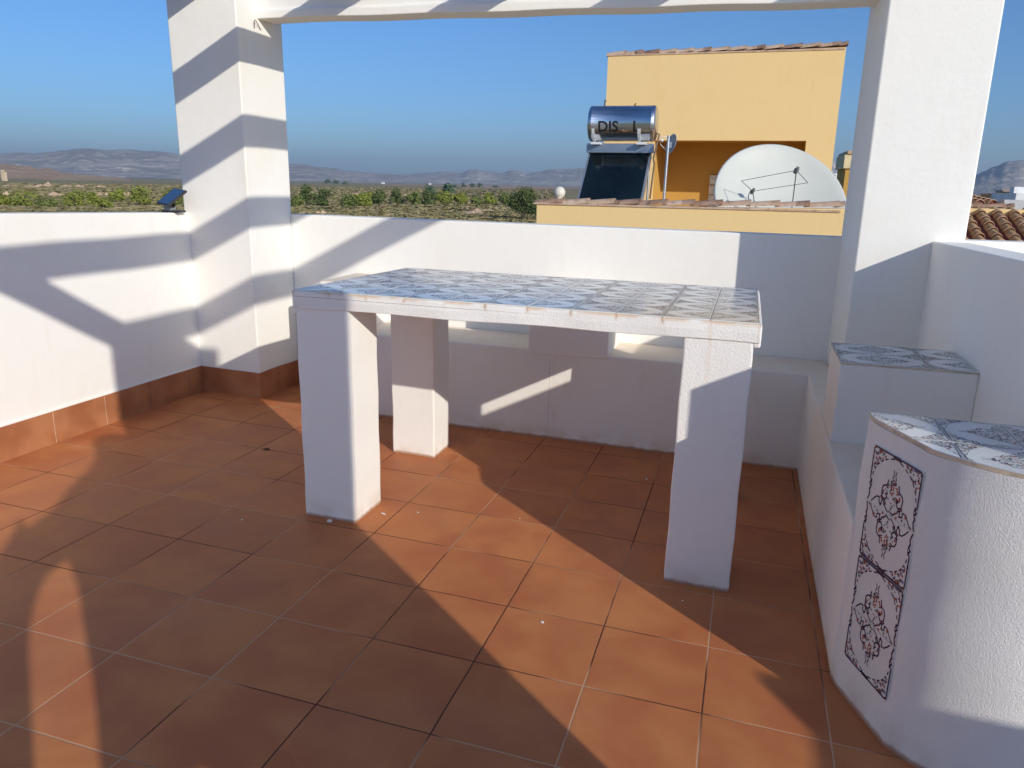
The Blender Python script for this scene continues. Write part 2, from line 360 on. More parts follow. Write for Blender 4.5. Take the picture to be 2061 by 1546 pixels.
# ------------------------------------------------------------------ glazed tile motif (half motif = one 15 x 20 cm tile)
def strip(m, pts, wd, mat, fn):
    P = [Vector((a, b)) for a, b in pts]
    for i in range(len(P)-1):
        t = (P[i+1]-P[i]); L_ = t.length
        if L_ < 1e-6: continue
        t /= L_; nn = Vector((-t.y, t.x))*wd/2; a = P[i]-t*wd*.3; b = P[i+1]+t*wd*.3
        m.face([fn(*(a-nn)), fn(*(b-nn)), fn(*(b+nn)), fn(*(a+nn))], mat)
def arc(p0, p1, bulge, n=7):
    p0 = Vector(p0); p1 = Vector(p1); d = p1-p0; nn = Vector((-d.y, d.x))
    return [tuple(p0+d*(i/n)+nn*(bulge*4*(i/n)*(1-i/n))) for i in range(n+1)]
def motif(m, fn, seed, mats, lod=1, clip=None):
    """one tile: u 0..0.2 across, v 0..0.15 from the centre joint to the outer edge; mats = navy, blue, red, green, tint"""
    NV, BL, RD, GR, TI = mats; rnd = random.Random(seed)
    sc = lambda L_: [(a*.196+.002, b*.146+.002) for a, b in L_]
    W = .0038 if lod < 2 else .0014
    def S(pts, wd=W, mt=NV): strip(m, sc(pts), wd, mt, fn)
    for s in (0, 1):
        q = (lambda L_: L_) if not s else (lambda L_: [(1-a, b) for a, b in L_])
        S(q([(.0, .42), (.0, .95), (.012, .985), (.045, 1.0), (.40, 1.0), (.44, .975), (.43, .95)]), W*1.3)
        a_ = arc((.43, .95), (.03, .42), -.16, 12)
        for i in range(0, 12, 2): S(q(a_[i:i+2]), W)
        if lod > 1:
            pl = sc(q([(.005, .44), (.005, .98), (.41, .985)]+a_[1:-1:2]))
            m.face([fn(a, b, -.00025) for a, b in (pl if not s else pl[::-1])], TI)
        S(q([(.0, .40), (.03, .36), (.0, .31), (.035, .26), (.012, .2), (.03, .14), (.015, .06), (.0, .01)]), W*1.25)
        S(q([(.035, .40), (.045, .3), (.02, .18)]), W*.8)
        S(q([(.47, .77), (.485, .70), (.46, .62)]), W*.8)
        S(q([(.39, .56), (.37, .46), (.30, .42), (.28, .36), (.29, .22), (.36, .19), (.40, .26), (.36, .30)]), W*1.1)
        S(q([(.32, .2), (.36, .1), (.45, .02)]), W)
        S(q([(.09, .02), (.14, .1), (.2, .17), (.25, .17), (.25, .09), (.30, .07), (.31, .16), (.27, .21)]), W)
        for i in range(40 if lod < 2 else 70):
            for _ in range(9):
                u, v = rnd.random()*.43, .44+rnd.random()*.54
                if (u/.43)+(1-v)/.56 > .80: continue
                break
            else: continue
            if s: u = 1-u
            r = (.0036 if lod < 2 else .0022)+rnd.random()*.0024; mt = rnd.choice((RD, GR, BL, NV, RD, GR, BL))
            cx, cy = u*.196+.002, v*.146+.002; an = rnd.random()*6
            m.face([fn(cx+r*math.cos(an+k*2.1)*(1 if k else .8), cy+r*math.sin(an+k*2.1)) for k in range(3)], mt)
        for i in range(42 if lod < 2 else 60):
            v = rnd.random()**1.3*.62; u = .5-rnd.random()*(.42*(1-v/.62)**1.1+.03)
            if s: u = 1-u
            r = (.0034 if lod < 2 else .0022)+rnd.random()*.0024; mt = rnd.choice((RD, GR, BL, NV, RD, GR))
            cx, cy = u*.196+.002, v*.146+.003; an = rnd.random()*6
            m.face([fn(cx+r*math.cos(an+k*2.1), cy+r*math.sin(an+k*2.1)) for k in range(3)], mt)
    S([(.44, .99), (.56, .99)], W*2.4)
    if lod > 1: m.face([fn(a, b, -.00025) for a, b in sc([(.08, .0), (.92, .0), (.80, .14), (.64, .36), (.5, .62), (.36, .36), (.20, .14)])], TI)
def tiled_plate(name, parent, x0, x1, y0, y1, zf, th, px, py, first_flip, lod=2, keep=None, jitter=.0006, seed=5, bevel=False):
    """tiles laid in the plane; px = 15 cm pitch along x, py = 20 cm pitch along y. keep(x,y) clips whole pieces to an outline"""
    m = MB(); rnd = random.Random(seed)
    nx = int(round((x1-x0)/px)); ny = int(math.ceil((y1-y0)/py-1e-6))
    g = .0016
    bedz = lambda x, y: zf(x, y)-.0035
    if keep is None:
        m.prism([(x0+.001, y0+.001), (x1-.001, y0+.001), (x1-.001, y1-.001), (x0+.001, y1-.001)], lambda x, y: bedz(x, y)-th, bedz, 1)
    else:
        m.prism(keep, lambda x, y: bedz(x, y)-th, bedz, 1)
    def clip_poly(poly):
        if keep is None: return poly
        out = poly
        cx = sum(p[0] for p in keep)/len(keep); cy = sum(p[1] for p in keep)/len(keep)
        for i in range(len(keep)):
            a = keep[i]; b = keep[(i+1) % len(keep)]
            ex, ey = b[0]-a[0], b[1]-a[1]
            sgn = 1 if (ex*(cy-a[1])-ey*(cx-a[0])) > 0 else -1
            ins = lambda p: sgn*(ex*(p[1]-a[1])-ey*(p[0]-a[0])) >= -1e-9
            new = []
            for j in range(len(out)):
                p, q = out[j], out[(j+1) % len(out)]; ip, iq = ins(p), ins(q)
                if ip: new.append(p)
                if ip != iq:
                    dp = ex*(p[1]-a[1])-ey*(p[0]-a[0]); dq = ex*(q[1]-a[1])-ey*(q[0]-a[0]); t = dp/(dp-dq)
                    new.append((p[0]+(q[0]-p[0])*t, p[1]+(q[1]-p[1])*t))
            out = new
            if len(out) < 3: return None
        return out
    for i in range(nx):
        for j in range(ny):
            a, b = x0+i*px+g, x0+(i+1)*px-g; c_, d = y0+j*py+g, min(y0+(j+1)*py, y1)-g
            jz = rnd.uniform(-jitter, jitter); tx = rnd.uniform(-.004, .004); ty = rnd.uniform(-.004, .004); mx, my = (a+b)/2, (c_+d)/2
            zz = lambda x, y, jz=jz, tx=tx, ty=ty, mx=mx, my=my: zf(x, y)+jz+tx*(x-mx)+ty*(y-my)
            pl = clip_poly([(a, c_), (b, c_), (b, d), (a, d)])
            if not pl: continue
            m.prism(pl, lambda x, y: zz(x, y)-.004, zz, 0)
            flip = (i+first_flip) % 2
            sx, sy = (b-a)/.15, (d-c_)/.20
            def fn(u, v, dz=0, a=a, b=b, c_=c_, flip=flip, zz=zz, sx=sx, sy=sy):
                X_ = (b-v*sx) if flip else (a+v*sx); Y_ = c_+u*sy
                return (X_, Y_, zz(X_, Y_)+.0006+dz)
            sub = MB(); motif(sub, fn, rnd.randint(0, 9999), (2, 3, 4, 5, 6), lod)
            for fc, mi in zip(sub.f, sub.m):
                pts = [sub.v[k] for k in fc]
                if keep is not None:
                    p2 = clip_poly([(p[0], p[1]) for p in pts])
                    if not p2: continue
                    pts = [(p[0], p[1], zz(p[0], p[1])+.0006-(.00025 if mi == 6 else 0)) for p in p2]
                m.face(pts, mi)
    return m.build(name, [M['glaze'], M['grout'], M['navy'], M['blue'], M['red'], M['green'], M['tint']], parent, fix=False)

# ------------------------------------------------------------------ table
tb = empty('table', (1.76, 1.18, 0), 'white masonry table with patterned tile top and square plaster legs', 'table')
TX0, TX1, TY0, TY1 = .935, 2.594, .676, 1.684
def tz(x, y): return .9420-.0069*(x-.935)-.0160*(y-.676)
m = MB()
# slab with a slightly wavy plastered edge
def slab_edge(x, k): return TY0-.004+.0022*math.sin(x*7+k)+.0012*math.sin(x*23+k*2)
rows = []
for i in range(41):
    x = TX0+(TX1-TX0)*i/40; zt = tz(x, TY0)-.0045; zbm = .874-.0034*(x-.935)*1.2+.002*math.sin(x*11)
    rows.append([(x, slab_edge(x, 0), zbm), (x, slab_edge(x, .6)-.0015, (zbm+zt)/2), (x, slab_edge(x, 1), zt-.004), (x, slab_edge(x, 1)+.004, zt), (x, TY1-.003, tz(x, TY1)-.0045), (x, TY1, zbm-.01), ])
m.grid(rows, 0, False, True); m.face(rows[0]); m.face(rows[-1])
tt = m.build('tabletop', M['slab'], tb, bevel=.003)
tiled_plate('tile_surface', tt, TX0+.002, TX1-.004, TY0+.003, TY1-.002, tz, .004, (TX1-TX0-.006)/11, .2005, 0)
# thin lip under both ends of the slab
for a, b in ((TX0-.004, TX0+.02), (TX1-.02, TX1+.004)):
    m = MB(); m.prism([(a, TY0), (b, TY0), (b, TY1-.01), (a, TY1-.01)], .850, lambda x, y: tz(x, y)-.0085)
    m.build('edge_lip', M['slab'], tt, bevel=.007)
for (x0, x1, y0, y1, tw) in ((.940, 1.160, .679, .905, .0), (2.362, 2.577, .676, .90, .0), (.936, 1.157, 1.486, 1.686, 0), (2.362, 2.577, 1.486, 1.676, 0)):
    m = MB()
    rows = []
    for k in range(13):
        z = -.03+(.888+.03)*k/12; o_ = .0015*math.sin(k*1.7+x0*9)
        tp = .006*(1-k/12) if x0 > 2 else 0
        rows.append([(x0-tp+o_, y0+o_*.5, z), (x1+o_, y0-o_*.5, z), (x1+o_, y1, z), (x0-tp+o_, y1, z)])
    m.grid(rows, 0, False, True); m.face(rows[0]); m.face(rows[-1])
    m.build('leg', M['slab'] if x0 > 2 and y0 < 1 else M['leg'], tb, bevel=.006)

# ------------------------------------------------------------------ built-in bench (L shape) and its tiled block
bn = empty('bench', (1.6, 2.2, 0), 'white built-in masonry bench wrapping the back and right walls', 'bench')
zs = lambda x, y: .5185-.0165*x
m = MB(); m.prism([(.222, 1.988), (2.868, 2.056), (2.864, 1.2), (2.868, .30), (3.30, .30), (3.30, 2.0), (2.99, 2.0), (2.975, 2.43), (.222, 2.43)], -.05, zs)
m.build('seat_base', M['bench'], bn, bevel=.007)
for x0, x1, zt, bv in ((.252, .470, .792, .022), (1.473, 1.893, .80, .005)):
    m = MB(); yf = lambda x: 1.985+.0257*(x-.222)
    m.prism([(x0, yf(x0)-.001), (x1, yf(x1)-.001), (x1, 2.431), (x0, 2.431)], .47, zt)
    m.build('divider', M['bench'], bn, bevel=bv, seg=4)
tk = empty('tiled_block', (3.1, 1.2, .48), 'low white block with a patterned tile top on the bench by the right pillar', 'ledge')
m = MB(); m.prism([(2.876, 1.016), (3.3046, 1.016), (3.3046, 1.372), (2.878, 1.372)], .46, .7525)
m.build('base', M['bench'], tk, bevel=.004)
tiled_plate('tile_surface', tk, 2.874, 3.3042, 1.014, 1.373, lambda x, y: .7605, .004, .143, .1795, 1, seed=8)

# ------------------------------------------------------------------ curved counter
ct = empty('counter', (3.2, .1, 0), 'rounded white roughcast counter end topped and fronted with patterned tiles', 'counter')
CC, CR = (3.262, .300), .386
def crim(r):
    P = [(CC[0]-r, .322)]
    P.append((CC[0]+r*math.cos(R(-179)), CC[1]+r*math.sin(R(-179))))
    P.append((2.8835-(r-CR)*.95, .2560-(r-CR)*.3))
    P.append((2.9730-(r-CR)*.75, .0430-(r-CR)*.65))
    for k in range(0, 13):
        a = R(-136+46*k/12); P.append((CC[0]+r*math.cos(a), CC[1]+r*math.sin(a)))
    P.append((3.46, CC[1]-r-.004)); P.append((3.46, -.079)); P.append((3.3035, -.079)); P.append((3.3035, .322))
    return P
m = MB(); rim = crim(CR)
n_ = len(rim); rows = []
for k in range(15):
    z = -.03+.7905*k/14; o_ = .0018*math.sin(k*1.3)
    fl = .010*max(0, 1-k/1.5)
    q = crim(CR+o_+fl) if k < 2 else crim(CR+o_)
    rows.append([(x, y, z) for x, y in q])
m.grid(rows, 0, False, True); m.face(rows[-1]); m.face(rows[0])
cb = m.build('base', M['counter'], ct)
for pl_ in cb.data.polygons:
    pl_.use_smooth = abs(pl_.normal.z) < .5
cb.data.set_sharp_from_angle(angle=R(28))
keep = crim(CR-.002)
tiled_plate('tile_surface', ct, 2.876, 3.476, -.088, .322, lambda x, y: .7735, .0085, .15, .205, 0, lod=2, keep=[p for i, p in enumerate(keep) if p[0] <= 3.3036 or p[1] < -.07][:-3]+[(3.3035, -.0785-.0), (3.3035, .322)], seed=21)
# two patterned panels let into the front
A = Vector((2.8835, .2560)); B = Vector((2.9730, .0430)); ud = (B-A).normalized(); nrm = Vector((-ud.y, ud.x))
if nrm.dot(Vector((CC[0], CC[1]))-A) > 0: nrm = -nrm
off = ((B-A).length-.2)/2
for zt_ in (.7115, .4065):
    m = MB()
    for half in (0, 1):
        z1 = zt_-half*.1515; z0 = z1-.150
        c_ = (A+B)/2; th = .004
        ctr = Vector((c_.x+nrm.x*(.0012), c_.y+nrm.y*(.0012), (z0+z1)/2))
        m.obox(ctr, (ud.x*.1995, ud.y*.1995, 0), (nrm.x*th, nrm.y*th, 0), (0, 0, .1492), 0)
        o2 = A+ud*off+nrm*(.0012+th/2+.0004)
        def fn(u, v, dz=0, half=half, z0=z0, z1=z1):
            uu = u if not half else .2-u
            p = o2+ud*uu+nrm*(dz)
            return (p.x, p.y, (z0+v) if not half else (z1-v))
        motif(m, fn, 77, (2, 3, 4, 5, 6), 1)
    m.build('tile_panel', [M['glaze2'] if 'glaze2' in M else M['glaze'], M['grout'], M['navy'], M['blue'], M['red'], M['green'], M['tint']], ct, fix=False)

# ------------------------------------------------------------------ bits on the floor
cm = simple('plaster_chip', (.75, .73, .68), .8)
lab = ['largest white plaster chip on the floor beside the front left table leg',
       'tiny round white pebble on the sunlit floor in front of the table',
       'thin white splinter on the floor right of the front left table leg',
       'small white crumb on the shaded floor left of the table',
       'tiny white crumb on the dark floor in front of the right table leg',
       'white crumb on the shaded floor beneath the table towards the bench',
       'white fleck on the sunlit floor under the middle of the table',
       'white fleck near the tip of the sunlit floor under the table']
for (px, py, r), lb in zip(((664, 1050, .011), (1091, 1253, .006), (772, 1035, .007), (487, 1047, .0045), (1374, 1210, .004), (1301, 965, .006), (841, 1032, .004), (1046, 1044, .003)), lab):
    d = FW + RT*((px-1030.5)/FPX) - UP*((py-773)/FPX)
    t = (.0253*(2.4-CAM.x)-.0083*(CAM.y-1)-CAM.z)/(d.z+.02531*d.x+.0083*d.y); P = CAM+d*t
    m = MB(); rg = random.Random(px); k = 7
    rg_ = [(r*(.6+.6*rg.random())*(1.6 if 'splinter' in lb else 1), a*2*math.pi/k) for a in range(k)]
    m.prism([(q*math.cos(a)*(1 if 'splinter' not in lb else 1.3), q*math.sin(a)*(1 if 'splinter' not in lb else .3)) for q, a in rg_], 0, r*.55)
    o = m.build('plaster_chip', cm, bevel=r*.12); o.location = (P.x, P.y, floor_z(P.x, P.y)+.0004); o.rotation_euler = (0, 0, rg.random()*3)
    tag(o, lb, 'plaster chip', 'plaster chips on the floor')
P = at(537, 905, Zc=.05)
m = MB(); m.face([(-.02, -.008, 0), (.0, -.012, .006), (.022, 0, .002), (.002, .011, .005)]); m.face([(-.02, -.008, -.001), (.002, .011, .003), (-.016, .014, .002)])
o = m.build('dead_leaf', simple('dead_leaf', (.06, .04, .03), .8)); o.location = (P.x, P.y, floor_z(P.x, P.y)+.002); tag(o, 'small dark dead leaf on the floor behind the front left table leg', 'leaf')

# solar lamp on the left parapet
sp_ = empty('solar_lamp', (-.68, 1.95, 1.14), 'small solar panel lamp on a bracket atop the left wall beside the pillar', 'lamp')
c0, c1, c2, c3 = at(314, 408, Y=1.88), at(350, 378.5, Y=1.98), at(375, 383, Y=1.93), at(331, 411, Y=1.80)
c3 = c0+(c2-c1)*1.0
nn = (c1-c0).cross(c3-c0).normalized()
if nn.z < 0: nn = -nn
m = MB(); ce = (c0+c1+c2+c3)/4
m.obox(ce-nn*.006, c1-c0, c3-c0, nn*.012, 0); pf = m.build('panel_frame', M['dark_metal'], sp_, bevel=.002)
m = MB(); m.obox(ce+nn*.0012, (c1-c0)*.92, (c3-c0)*.84, nn*.002, 0)
m.build('solar_cell', simple('solar_cell_glass', (.03, .06, .12), .08, .1, 40, Specular_IOR_Level=1.0, Coat_Weight=1.0), pf)
m = MB(); b0 = at(338, 424, Y=1.92); m.tube([ce-nn*.012, ce-nn*.02+Vector((0, 0, -.03)), Vector((b0.x+.01, b0.y, b0.z+.012))], [.016, .012, .014], 8)
m.build('bracket', M['dark_metal'], sp_)
m = MB(); m.obox((b0.x+.03, b0.y+.01, 1.147), (.12, 0, 0), (0, .06, 0), (0, 0, .012)); m.build('mount', M['dark_metal'], sp_, bevel=.002)
m = MB(); m.obox((b0.x+.015, b0.y, 1.166), (.05, 0, 0), (0, .045, 0), (0, 0, .03)); m.build('lamp_head', simple('lamp_grey', (.22, .24, .24), .4), sp_, bevel=.004)

# ------------------------------------------------------------------ unseen figure added behind the rear pillar, shaped to cast the floor shadow
def skin_fig(name, joints, edges, mat, sub=2, parent=None):
    me = bpy.data.meshes.new(name); me.from_pydata([j[0] for j in joints], edges, [])
    me.materials.append(mat)
    o = bpy.data.objects.new(name, me); COL.objects.link(o)
    sk_ = o.modifiers.new('skin', 'SKIN'); sk_.use_smooth_shade = True
    for i, j in enumerate(joints):
        v = me.skin_vertices[0].data[i]; r = j[1]; v.radius = r if isinstance(r, tuple) else (r, r); v.use_root = (i == 0)
    s_ = o.modifiers.new('sub', 'SUBSURF'); s_.levels = sub; s_.render_levels = sub
    if parent: attach(o, parent)
    return o
PB = Vector((3.215, -2.06, .15))
U_ = Vector((-.635, -.773, 0)); D_ = Vector((-.773, .635, 0))        # U_ = towards the raised left elbow, D_ = facing
def J(u, d, z, r): p = PB+U_*u+D_*d; return ((p.x, p.y, PB.z+z), r)
js = [J(-.03, 0, .95, (.22, .15)), J(-.03, .0, 1.10, (.22, .15)), J(-.03, .01, 1.28, (.23, .15)), J(-.06, .01, 1.46, (.18, .12)), J(-.11, .02, 1.60, (.10, .08)),
      J(.10, 0, .86, .10), J(.12, .02, .48, .07), J(.12, -.02, .09, .05), J(.12, .14, .04, .045),
      J(-.12, 0, .86, .10), J(-.14, .03, .48, .07), J(-.14, 0, .09, .05), J(-.14, .16, .04, .045),
      J(.15, .0, 1.40, .11), J(.30, .02, 1.27, .085), J(.352, .04, 1.10, .07), J(.350, .10, .84, .055), J(.345, .14, .74, .04), J(.34, .16, .66, .02),
      J(-.22, .0, 1.46, .10), J(-.23, .02, 1.16, .10), J(-.23, .05, .88, .08), J(-.23, .08, .74, .05),
      J(-.135, .03, 1.71, (.09, .10)), J(-.135, .03, 1.80, (.08, .09))]
ed = [(0, 1), (1, 2), (2, 3), (3, 4), (4, 23), (23, 24), (0, 5), (5, 6), (6, 7), (7, 8), (0, 9), (9, 10), (10, 11), (11, 12), (3, 13), (13, 14), (14, 15), (15, 16), (16, 17), (17, 18), (3, 19), (19, 20), (20, 21), (21, 22)]
pe = skin_fig('person', js, ed, simple('person_cloth', (.10, .12, .2), .8))
tag(pe, 'unseen person in dark clothes, added for the floor shadow, on an added step with one arm hanging away from the body', 'person')

# ------------------------------------------------------------------ neighbouring yellow house
def tilemat(name, a, b, mould=.5):
    n = NT(name); c = n.coord()
    k = n.ramp(n.noise(c, 5, 4), .35, .65); colr = n.mix(k, a, b)
    colr = n.mix(n.math('MULTIPLY', n.ramp(n.noise(c, 11, 5, .65), .5, .66), mould), colr, (.07, .06, .045))
    return n.done(colr, .85, n.bump(n.noise(c, 50, 3), .3, .004))
M['tile_pale'] = tilemat('pale_clay_tile', (.52, .34, .22), (.62, .45, .33), .35)
M['tile_dark'] = tilemat('sooty_clay_tile', (.30, .17, .11), (.42, .27, .19), .8)
M['tile_gold'] = tilemat('weathered_gold_clay_tile', (.50, .30, .13), (.60, .40, .20), .75)
M['tile_red'] = tilemat('red_clay_channel', (.26, .07, .045), (.32, .10, .06), .3)
def coping(name, x0, x1, y, zf, parent, pitch=.385, r=.115, ln=.45, seed=1, n=9):
    m = MB(); rg = random.Random(seed); x = x0
    while x < x1:
        L1 = min(ln, x1+.05-x); dk = rg.random() < .4; rows = []
        for k in range(6):
            t = k/5; rr = r*(.86+.20*t); xx = x+L1*t; zz = zf(xx)+.012+.022*t
            rows.append([(xx, y+rr*math.cos(math.pi*j/n)*1.0, zz-.03+rr*.62*math.sin(math.pi*j/n)) for j in range(n+1)])
        m.grid(rows[:4], 1 if dk else 0, True); m.grid(rows[3:], 1 if (dk or rg.random() < .35) else 0, True)
        m.face(rows[-1]+[(rows[-1][0][0], y, rows[-1][0][2]-.0)], 1)
        x += pitch
    m.box(x0, x1, y-r*.95, y+r*.95, zf((x0+x1)/2)-.05, zf((x0+x1)/2)-.022, 0)
    return m.build(name, [M['tile_pale'], M['tile_dark']], parent, fix=False)
yh = empty('yellow_house', (1.6, 9.7, -6.2), 'yellow rendered house with tile-capped parapet and tall roof turret', 'house')
YP = 9.7; zpar = lambda x, y=0: 1.040+.0128*(x+.58)
m = MB(); xl, xr = at(1079, 440, Y=YP).x, 3.79
m.prism([(xl, YP), (xr, YP), (xr, YP+.2), (xl, YP+.2)], -6.2, lambda x, y: zpar(x)); m.build('front_wall', M['yellow'], yh, bevel=.01)
m = MB(); m.box(xl, xr+1.0, YP+.201, 17, -6.2, -.05); m.build('terrace_body', M['yellow'], yh)
coping('tile_coping', xl-.04, xr-.1, YP+.09, lambda x: zpar(x)+.03, yh, seed=3)
m = MB(); m.prism([(xl, YP+.202), (xl+.2, YP+.202), (xl+.2, 17), (xl, 17)], -.04, lambda x, y: 1.02); m.build('side_wall', M['yellow'], yh, bevel=.01)
# turret
YT = 13.5; tx0, tx1 = -.30, 3.84; oxl, oxr, oz = .665, 3.36, 2.187
m = MB(); ztt = lambda x, y: 3.68+.012*(x+.3)
m.prism([(tx0, YT), (oxl, YT), (oxl, YT+.22), (tx0, YT+.22)], -.04, ztt)
m.prism([(oxr, YT), (tx1, YT), (tx1, YT+.22), (oxr, YT+.22)], -.04, ztt)
m.prism([(oxl-.001, YT), (oxr+.001, YT), (oxr+.001, YT+.22), (oxl-.001, YT+.22)], oz, ztt)
m.prism([(tx0, YT+.22), (tx0+.2, YT+.22), (tx0+.2, YT+3.3), (tx0, YT+3.3)], -.04, ztt)
m.prism([(tx1-.2, YT+.22), (tx1, YT+.22), (tx1, YT+3.3), (tx1-.2, YT+3.3)], -.04, ztt)
m.prism([(tx0+.2, YT+3.1), (tx1-.2, YT+3.1), (tx1-.2, YT+3.3), (tx0+.2, YT+3.3)], -.04, ztt)
tw = m.build('turret_wall', M['yellow'], yh)
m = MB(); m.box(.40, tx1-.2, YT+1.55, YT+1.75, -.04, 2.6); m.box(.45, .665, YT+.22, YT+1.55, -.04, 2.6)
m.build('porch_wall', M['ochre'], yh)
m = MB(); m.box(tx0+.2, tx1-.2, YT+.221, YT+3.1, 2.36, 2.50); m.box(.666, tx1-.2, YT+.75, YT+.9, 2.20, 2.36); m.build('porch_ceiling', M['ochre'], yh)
coping('tile_coping', tx0-.03, tx1-.02, YT+.1, lambda x: ztt(x, 0)+.035, yh, pitch=.31, r=.12, ln=.36, seed=6)
# glass blocks
gm = simple('glass_block', (.75, .77, .75), .4, .2, 14, bump=.4, bsc=9)
m = MB(); g0 = at(1429, 351, Y=YT+1.53)
for i in range(3):
    for j in range(5):
        m.box(g0.x+i*.2, g0.x+i*.2+.185, YT+1.50, YT+1.54, g0.z-.2*(j+1), g0.z-.2*j-.015)
m.build('glass_block_panel', gm, yh, bevel=.008)
# solar water heater
hw = empty('solar_water_heater', (.35, 11.5, 0), 'solar water heater with steel tank above a dark tilted collector panel', 'water heater')
hy = 11.5; r_ = .283; zc = 2.335; hx0, hx1 = -.165, .895
steel = NT('polished_steel'); c = steel.coord(); X_, Y_, Z_ = steel.xyz(c)
steel.done(steel.mix(steel.ramp(steel.noise(c, 3, 3), .3, .7), (.60, .62, .66), (.74, .76, .79)), steel.ramp(steel.noise(steel.scale(c, (1, 30, 30)), 2, 2), .3, .7, .20, .32), steel.bump(steel.noise(c, 4, 2), .05, .01), Metallic=1.0)
m = MB(); m.lathe((hx0, hy, zc), (1, 0, 0), [(0, -.035), (r_*.6, -.03), (r_*.92, -.01), (r_, .01), (r_, .04), (r_*1.012, .045), (r_*1.012, .055), (r_, .06), (r_, hx1-hx0-.05), (r_*1.012, hx1-hx0-.045), (r_*1.012, hx1-hx0-.03), (r_, hx1-hx0-.025), (r_, hx1-hx0), (r_*.93, hx1-hx0+.02), (r_*.6, hx1-hx0+.045), (0, hx1-hx0+.055)], 40)
tank = m.build('tank', steel.mat, hw)
for nm_, fx in (('cradle', .09), ('cradle', .84)):
    m = MB(); rows = []
    for k in range(9):
        a = R(200+ (320-200)*k/8); rows.append([(hx0+fx*1.0+dx_, hy+(r_+dr)*math.cos(a), zc+(r_+dr)*math.sin(a)) for dx_, dr in ((-.022, .003), (.022, .003), (.022, .014), (-.022, .014))])
    m.grid(rows, 0, False, True); m.face(rows[0]); m.face(rows[-1])
    m.box(hx0+fx-.03, hx0+fx+.12, hy-.25, hy+.22, zc-r_-.055, zc-r_-.02)
    m.build(nm_, simple('white_metal', (.72, .73, .74), .4), hw)
for fx, hh in ((.22, .09), (.72, .035)):
    m = MB(); m.tube([(hx0+fx, hy-.02, zc+r_-.01), (hx0+fx, hy-.02, zc+r_+hh*.5), (hx0+fx+.012, hy-.02, zc+r_+hh)], [.013, .011, .016], 8); m.build('valve', M['wire'], tank)
# lettering on the tank
def letters(txt, x, zlow, size):
    cu = bpy.data.curves.new('t', 'FONT'); cu.body = txt; cu.size = size; cu.extrude = 0; cu.offset = .006; cu.resolution_u = 3
    o = bpy.data.objects.new('t', cu); COL.objects.link(o); dg = bpy.context.evaluated_depsgraph_get(); me = bpy.data.meshes.new_from_object(o.evaluated_get(dg))
    bpy.data.objects.remove(o); bm = bmesh.new(); bm.from_mesh(me)
    bmesh.ops.bisect_plane
    for k in range(1, 8):
        z = zlow*0+size*.1*k
        bmesh.ops.bisect_plane(bm, geom=bm.verts[:]+bm.edges[:]+bm.faces[:], plane_co=(0, z, 0), plane_no=(0, 1, 0))
    wmax = 0
    for v in bm.verts:
        a = v.co.y/(r_+.003)+math.asin((zlow-zc)/r_)
        v.co = Vector((x+v.co.x, hy-(r_+.003)*math.cos(a), zc+(r_+.003)*math.sin(a)))
    bm.to_mesh(me); bm.free(); me.materials.clear(); me.materials.append(M['ink'])
    ob = bpy.data.objects.new('lettering', me); COL.objects.link(ob); attach(ob, tank); return ob
M['ink'] = simple('black_ink', (.012, .012, .014), .5)
letters('DIS', hx0+.165, zc-.135, .235); letters('L', hx0+.735, zc-.135, .235)
m = MB(); pts = []
for k in range(9):
    a = R(210+120*k/8); ux, vz = .06*math.cos(a), .05*math.sin(a)-.055
    al = math.asin((vz-.03)/r_); pts.append((hx0+.62+ux, hy-(r_+.004)*math.cos(al), zc+(r_+.004)*math.sin(al)))
m.tube(pts, .006, 5); m.build('emblem', simple('faded_orange_ink', (.42, .18, .08), .5), tank)
# collector
ct0, ct1 = at(1184, 309, Y=12.2), at(1316, 311, Y=12.2)
t0 = Vector((ct0.x, 11.55, 0)); pz = at(1185, 310, Y=11.55).z; xa, xb = at(1187, 310, Y=11.55).x, at(1313, 310, Y=11.55).x
dn = Vector((0, -.72, -.69)).normalized(); nrmc = Vector((0, -.69, .72)).normalized()
top = Vector(((xa+xb)/2, 11.50, pz-.0)); Ln = 1.95
cen = top+dn*Ln/2; W_ = xb-xa
m = MB(); m.obox(cen, (W_, 0, 0), dn*Ln, nrmc*.085); fr = m.build('collector_frame', simple('aluminium', (.62, .63, .62), .35, Metallic=.8), hw, bevel=.008)
m = MB(); m.obox(cen+nrmc*.0445, (W_-.07, 0, 0), dn*(Ln-.07), nrmc*.004)
m.build('glass_panel', simple('collector_glass', (.006, .012, .016), .10, .4, 1.5, Specular_IOR_Level=.6), fr)
m = MB(); m.box(xa-.03, xb+.03, 11.40, 11.52, pz+.015, pz+.165); m.build('header_box', simple('sky_tinted_metal', (.30, .36, .45), .3, Metallic=.6), hw, bevel=.006)  # blue of the reflected sky is put into the metal's base colour
for xx in (xa+.05, xb-.05):
    m = MB(); m.tube([(xx, 11.62, -.04), (xx, 11.62, zc-r_-.03)], .02, 6); m.tube([(xx, 11.60, .06), (xx, 10.2, .06)], .018, 6); m.tube([(xx, 11.6, 1.9), (xx, 10.9, 1.15)], .015, 6); m.build('support', M['galv'], hw)
m = MB(); q0 = at(1327, 270, Y=11.5); q1 = at(1315, 320, Y=11.4); q2 = at(1308, 400, Y=11.3)
m.tube([(hx1+.03, hy, zc-.15), q0, q1, at(1317, 330, Y=11.4), q2], .014, 8); m.build('pipe', simple('pipe_insulation', (.16, .11, .08), .8), hw)
